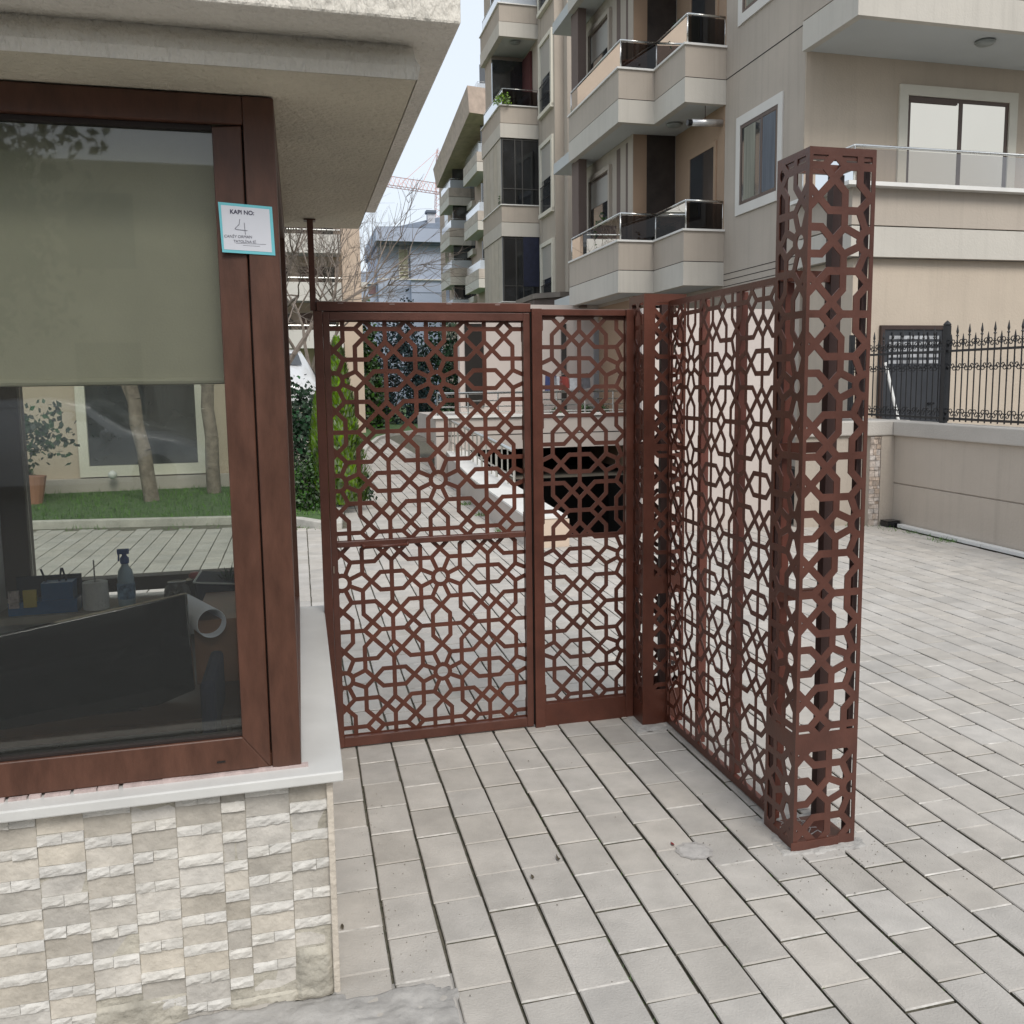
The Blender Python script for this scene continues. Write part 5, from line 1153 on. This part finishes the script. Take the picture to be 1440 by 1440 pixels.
# ============================================================ VEHICLES
def car(p, yaw, label, col, name, length=4.2, ht=1.45):
    t = thing(name, label, 'car', p); R = Matrix.Rotation(yaw, 3, 'Z'); k = length / 4.2; kz = ht / 1.45
    T = lambda x, y, z: p + R @ Vector((x * k, y, z * kz))
    P = mat(name + '_paint_' + '%02d' % int(col[0] * 99), col, .25, .03, 2, coat=.6)
    # stations: x, half width, sill z, bumper/belt z, top z, top half width
    st = [(-2.1, .62, .42, .62, .70, .50), (-2.03, .80, .26, .72, .88, .62), (-1.75, .86, .22, .80, 1.00, .64), (-1.35, .88, .22, .84, 1.32, .58), (-.8, .88, .22, .86, 1.43, .56), (-.1, .88, .22, .86, 1.45, .56), (.45, .88, .22, .86, 1.34, .58), (.95, .88, .22, .86, 1.02, .66), (1.10, .88, .22, .86, .95, .70), (1.6, .86, .22, .78, .86, .62), (1.95, .78, .26, .66, .72, .54), (2.1, .60, .36, .54, .58, .42)]
    mb = MB(); rows = []
    for x, w, s, b, tz, tw in st:
        pr = [(w * .96, s), (w, (s + b) * .5), (w * .985, b), (tw + .02, tz - .03), (tw * .6, tz + .012), (0, tz + .02)]
        rows.append([mb.add([T(x, y, z)]) for y, z in pr] + [mb.add([T(x, -y, z)]) for y, z in pr[-2::-1]])
    for a, b in zip(rows[:-1], rows[1:]):
        for i in range(len(a) - 1): mb.face([a[i], a[i + 1], b[i + 1], b[i]])
    mb.face(rows[0][::-1]); mb.face(rows[-1]); mb.obj('body', P, t, smooth=True)
    mb = MB()
    for s in (1, -1):
        q = [T(x, s * (w * .985 + .004 - (w * .985 - tw - .02) * fz), b + (tz - b - .03) * fz + .0) for x, w, b, tz, tw, fz in ((.86, .88, .86, 1.08, .65, .12), (-1.45, .88, .84, 1.25, .58, .12), (-1.32, .88, .84, 1.32, .58, .82), (-.8, .88, .86, 1.43, .56, .86), (-.1, .88, .86, 1.45, .56, .86), (.42, .88, .86, 1.34, .58, .84))]
        i = mb.add(q); mb.face(range(i, i + 6))
    for (x0, z0, w0, x1, z1, w1) in ((1.06, .99, .62, .50, 1.355, .52), (-1.62, 1.13, .55, -1.36, 1.335, .50)):
        i = mb.add([T(x0, w0, z0 + .01), T(x0, -w0, z0 + .01), T(x1, -w1, z1 + .01), T(x1, w1, z1 + .01)]); mb.face([i, i + 1, i + 2, i + 3])
    mb.obj('windows', M_gd, t)
    for x in (1.35, -1.3):
        for s in (.80, -.80):
            ax = R @ Vector((0, 1 if s > 0 else -1, 0)); w_ = MB().lathe(T(x, s, .31 / kz) - ax * .10, [(.20, 0), (.31, .01), (.315, .16), (.30, .19), (.21, .195)], 20, ax).obj('wheel', M_black, t)
            MB().lathe(T(x, s, .31 / kz) + ax * .088, [(.02, .01), (.20, .0), (.205, -.02)], 14, ax).obj('rim', M_steel, w_)
    for s in (1, -1):
        MB().lathe(T(1.9, s * .62, .62), [(.02, .05), (.10, .03), (.12, 0)], 10, R @ Vector((.8, s * .5, .2))).obj('headlight', M_steel, t)
        MB().lathe(T(.72, s * .95, .93), [(.03, -.08), (.075, -.04), (.08, .04), (.03, .08)], 8, R @ Vector((0, 1, 0))).obj('mirror', P, t, smooth=True)
    return t
yb = atan2(U2.y, U2.x); ya = atan2(U1.y, U1.x)
car(W(8.5, 7.0, -.12), ya, 'white car half hidden behind the iron fence at the right edge', (.62, .66, .72), 'parked_car')
car(W(-1.45, -11.5, -.06), yb, 'white hatchback across the street mirrored in the cabin window', (.72, .73, .74), 'parked_car')
car(W(-.55, 19.6, .75), ya + .05, 'pale car on the raised parking behind the hedge left of the gate', (.66, .68, .70), 'parked_car')
car(W(2.2, 40, .3), ya + .3, 'dark blue car parked far behind the garden bushes', (.02, .04, .12), 'parked_car')
bx('parking_terrace', M_kerb, None, -1.5, .45, 17.2, 22, .06, .76, kind='structure')
# crane
cr = thing('tower_crane', 'pale red lattice tower crane far behind the blue house', 'crane', at(618, 330, 190))
M_cr = mat('hazed_red_crane', (.62, .36, .31), .8)  # red paled so the distance haze sits in the colour
def truss(mb, p, q, wv, n, r):
    wv2 = (q - p).cross(wv).normalized() * wv.length
    cs = [Vector((0, 0, 0)), wv, wv2]
    for c in cs: mb.tube(p + c, q + c, r, 3)
    for k in range(n):
        a, b = p.lerp(q, k / n), p.lerp(q, (k + 1) / n)
        for i in range(3): mb.tube(a + cs[i], b + cs[(i + 1) % 3], r * .7, 3)
mb = MB(); truss(mb, at(540, 262, 190), at(622, 274, 190), Vector((0, 0, 2.)), 14, .07); mb.obj('jib', M_cr, cr)
mb = MB(); truss(mb, at(612, 340, 190), at(616, 208, 190), U2 * 1.4, 16, .06); mb.tube(at(616, 212, 190), at(590, 266, 190), .05, 3); mb.tube(at(616, 212, 190), at(560, 262, 190), .05, 3); mb.obj('mast', M_cr, cr)
# ============================================================ ACROSS THE STREET (seen only in the window reflections)
ac = thing('cream_house', 'cream street house mirrored in the window panes', 'building', W(2, -16, 0))
bx('wall', mat('cream_street_render', (.70, .62, .48), .9, .04, 1), ac, -9, 22, -17, -16, -.1, 5.8)
tc_ = thing('tall_cream_block', 'tall cream apartment block mirrored in the bright upper window panes', 'building', W(14, -30, 0))
bx('wall', mat('cream_street_render', (.70, .62, .48)), tc_, 5, 34, -31, -30, -.1, 19)
for i in range(5):
    for j in range(5): bx('window', M_gd, tc_, 8 + i * 5, 9.4 + i * 5, -30.0, -29.96, 2 + j * 3.2, 3.6 + j * 3.2)
for i in range(9):
    for j in range(2): bx('window', M_gd, ac, -8 + i * 3.3, -6.8 + i * 3.3, -16.0, -15.96, 1 + j * 2.8, 2.4 + j * 2.8)
def broadtree(p, h, R, sd, label):
    r = random.Random(sd); t = thing('street_tree', label, 'tree', p); mb = MB(); mb.tube(p, p + Vector((0, 0, h * .5)), .16, 8, .11); tips = []
    for k in range(5):
        a = k * 1.26; branchtree(mb, p + Vector((0, 0, h * .45)), Vector((cos(a) * .7, sin(a) * .7, 1)).normalized(), h * .3, .07, 2, r, tips=tips)
    mb.obj('trunk', M_bark, t); mb = MB(); pts = []
    for _ in range(60):
        c = p + Vector((r.gauss(0, R * .5), r.gauss(0, R * .5), h * .72 + r.gauss(0, h * .14))); pts += [c + Vector((r.gauss(0, .4), r.gauss(0, .4), r.gauss(0, .25))) for _ in range(60)]
    leafcloud(mb, pts, .22, r); mb.obj('crown', M_leafd, t)
broadtree(W(-3.5, -13.2, 0), 6.5, 2.0, 2, 'dark leafy street tree mirrored in the upper cabin window')
broadtree(W(-9.5, -12.5, 0), 7.5, 2.2, 5, 'taller dark street tree mirrored at the left edge of the cabin window')

# repeats carry a shared group
GR = {'parked_car': 'cars parked around the gate', 'bare_tree': 'bare leafless trees behind the gate', 'garden_tree': 'trees on the lawn behind the cabin', 'thuja': 'thujas by the garden kerb', 'potted_plant': 'potted plants on balconies and patio',
      'hanging_laundry': 'laundry on the patio line', 'dry_leaf': 'dry leaves on the pavers', 'street_tree': 'trees across the street', 'apartment_building': 'apartment blocks down the row', 'shrub': 'low shrubs by the kerb', 'conifer': 'evergreens beyond the path', 'bush': 'evergreens beyond the path'}
for o in list(C.objects):
    if o.parent is None and o.get('label') and not o.get('kind'):
        g = GR.get(o.name.split('.')[0])
        if g: o['group'] = g
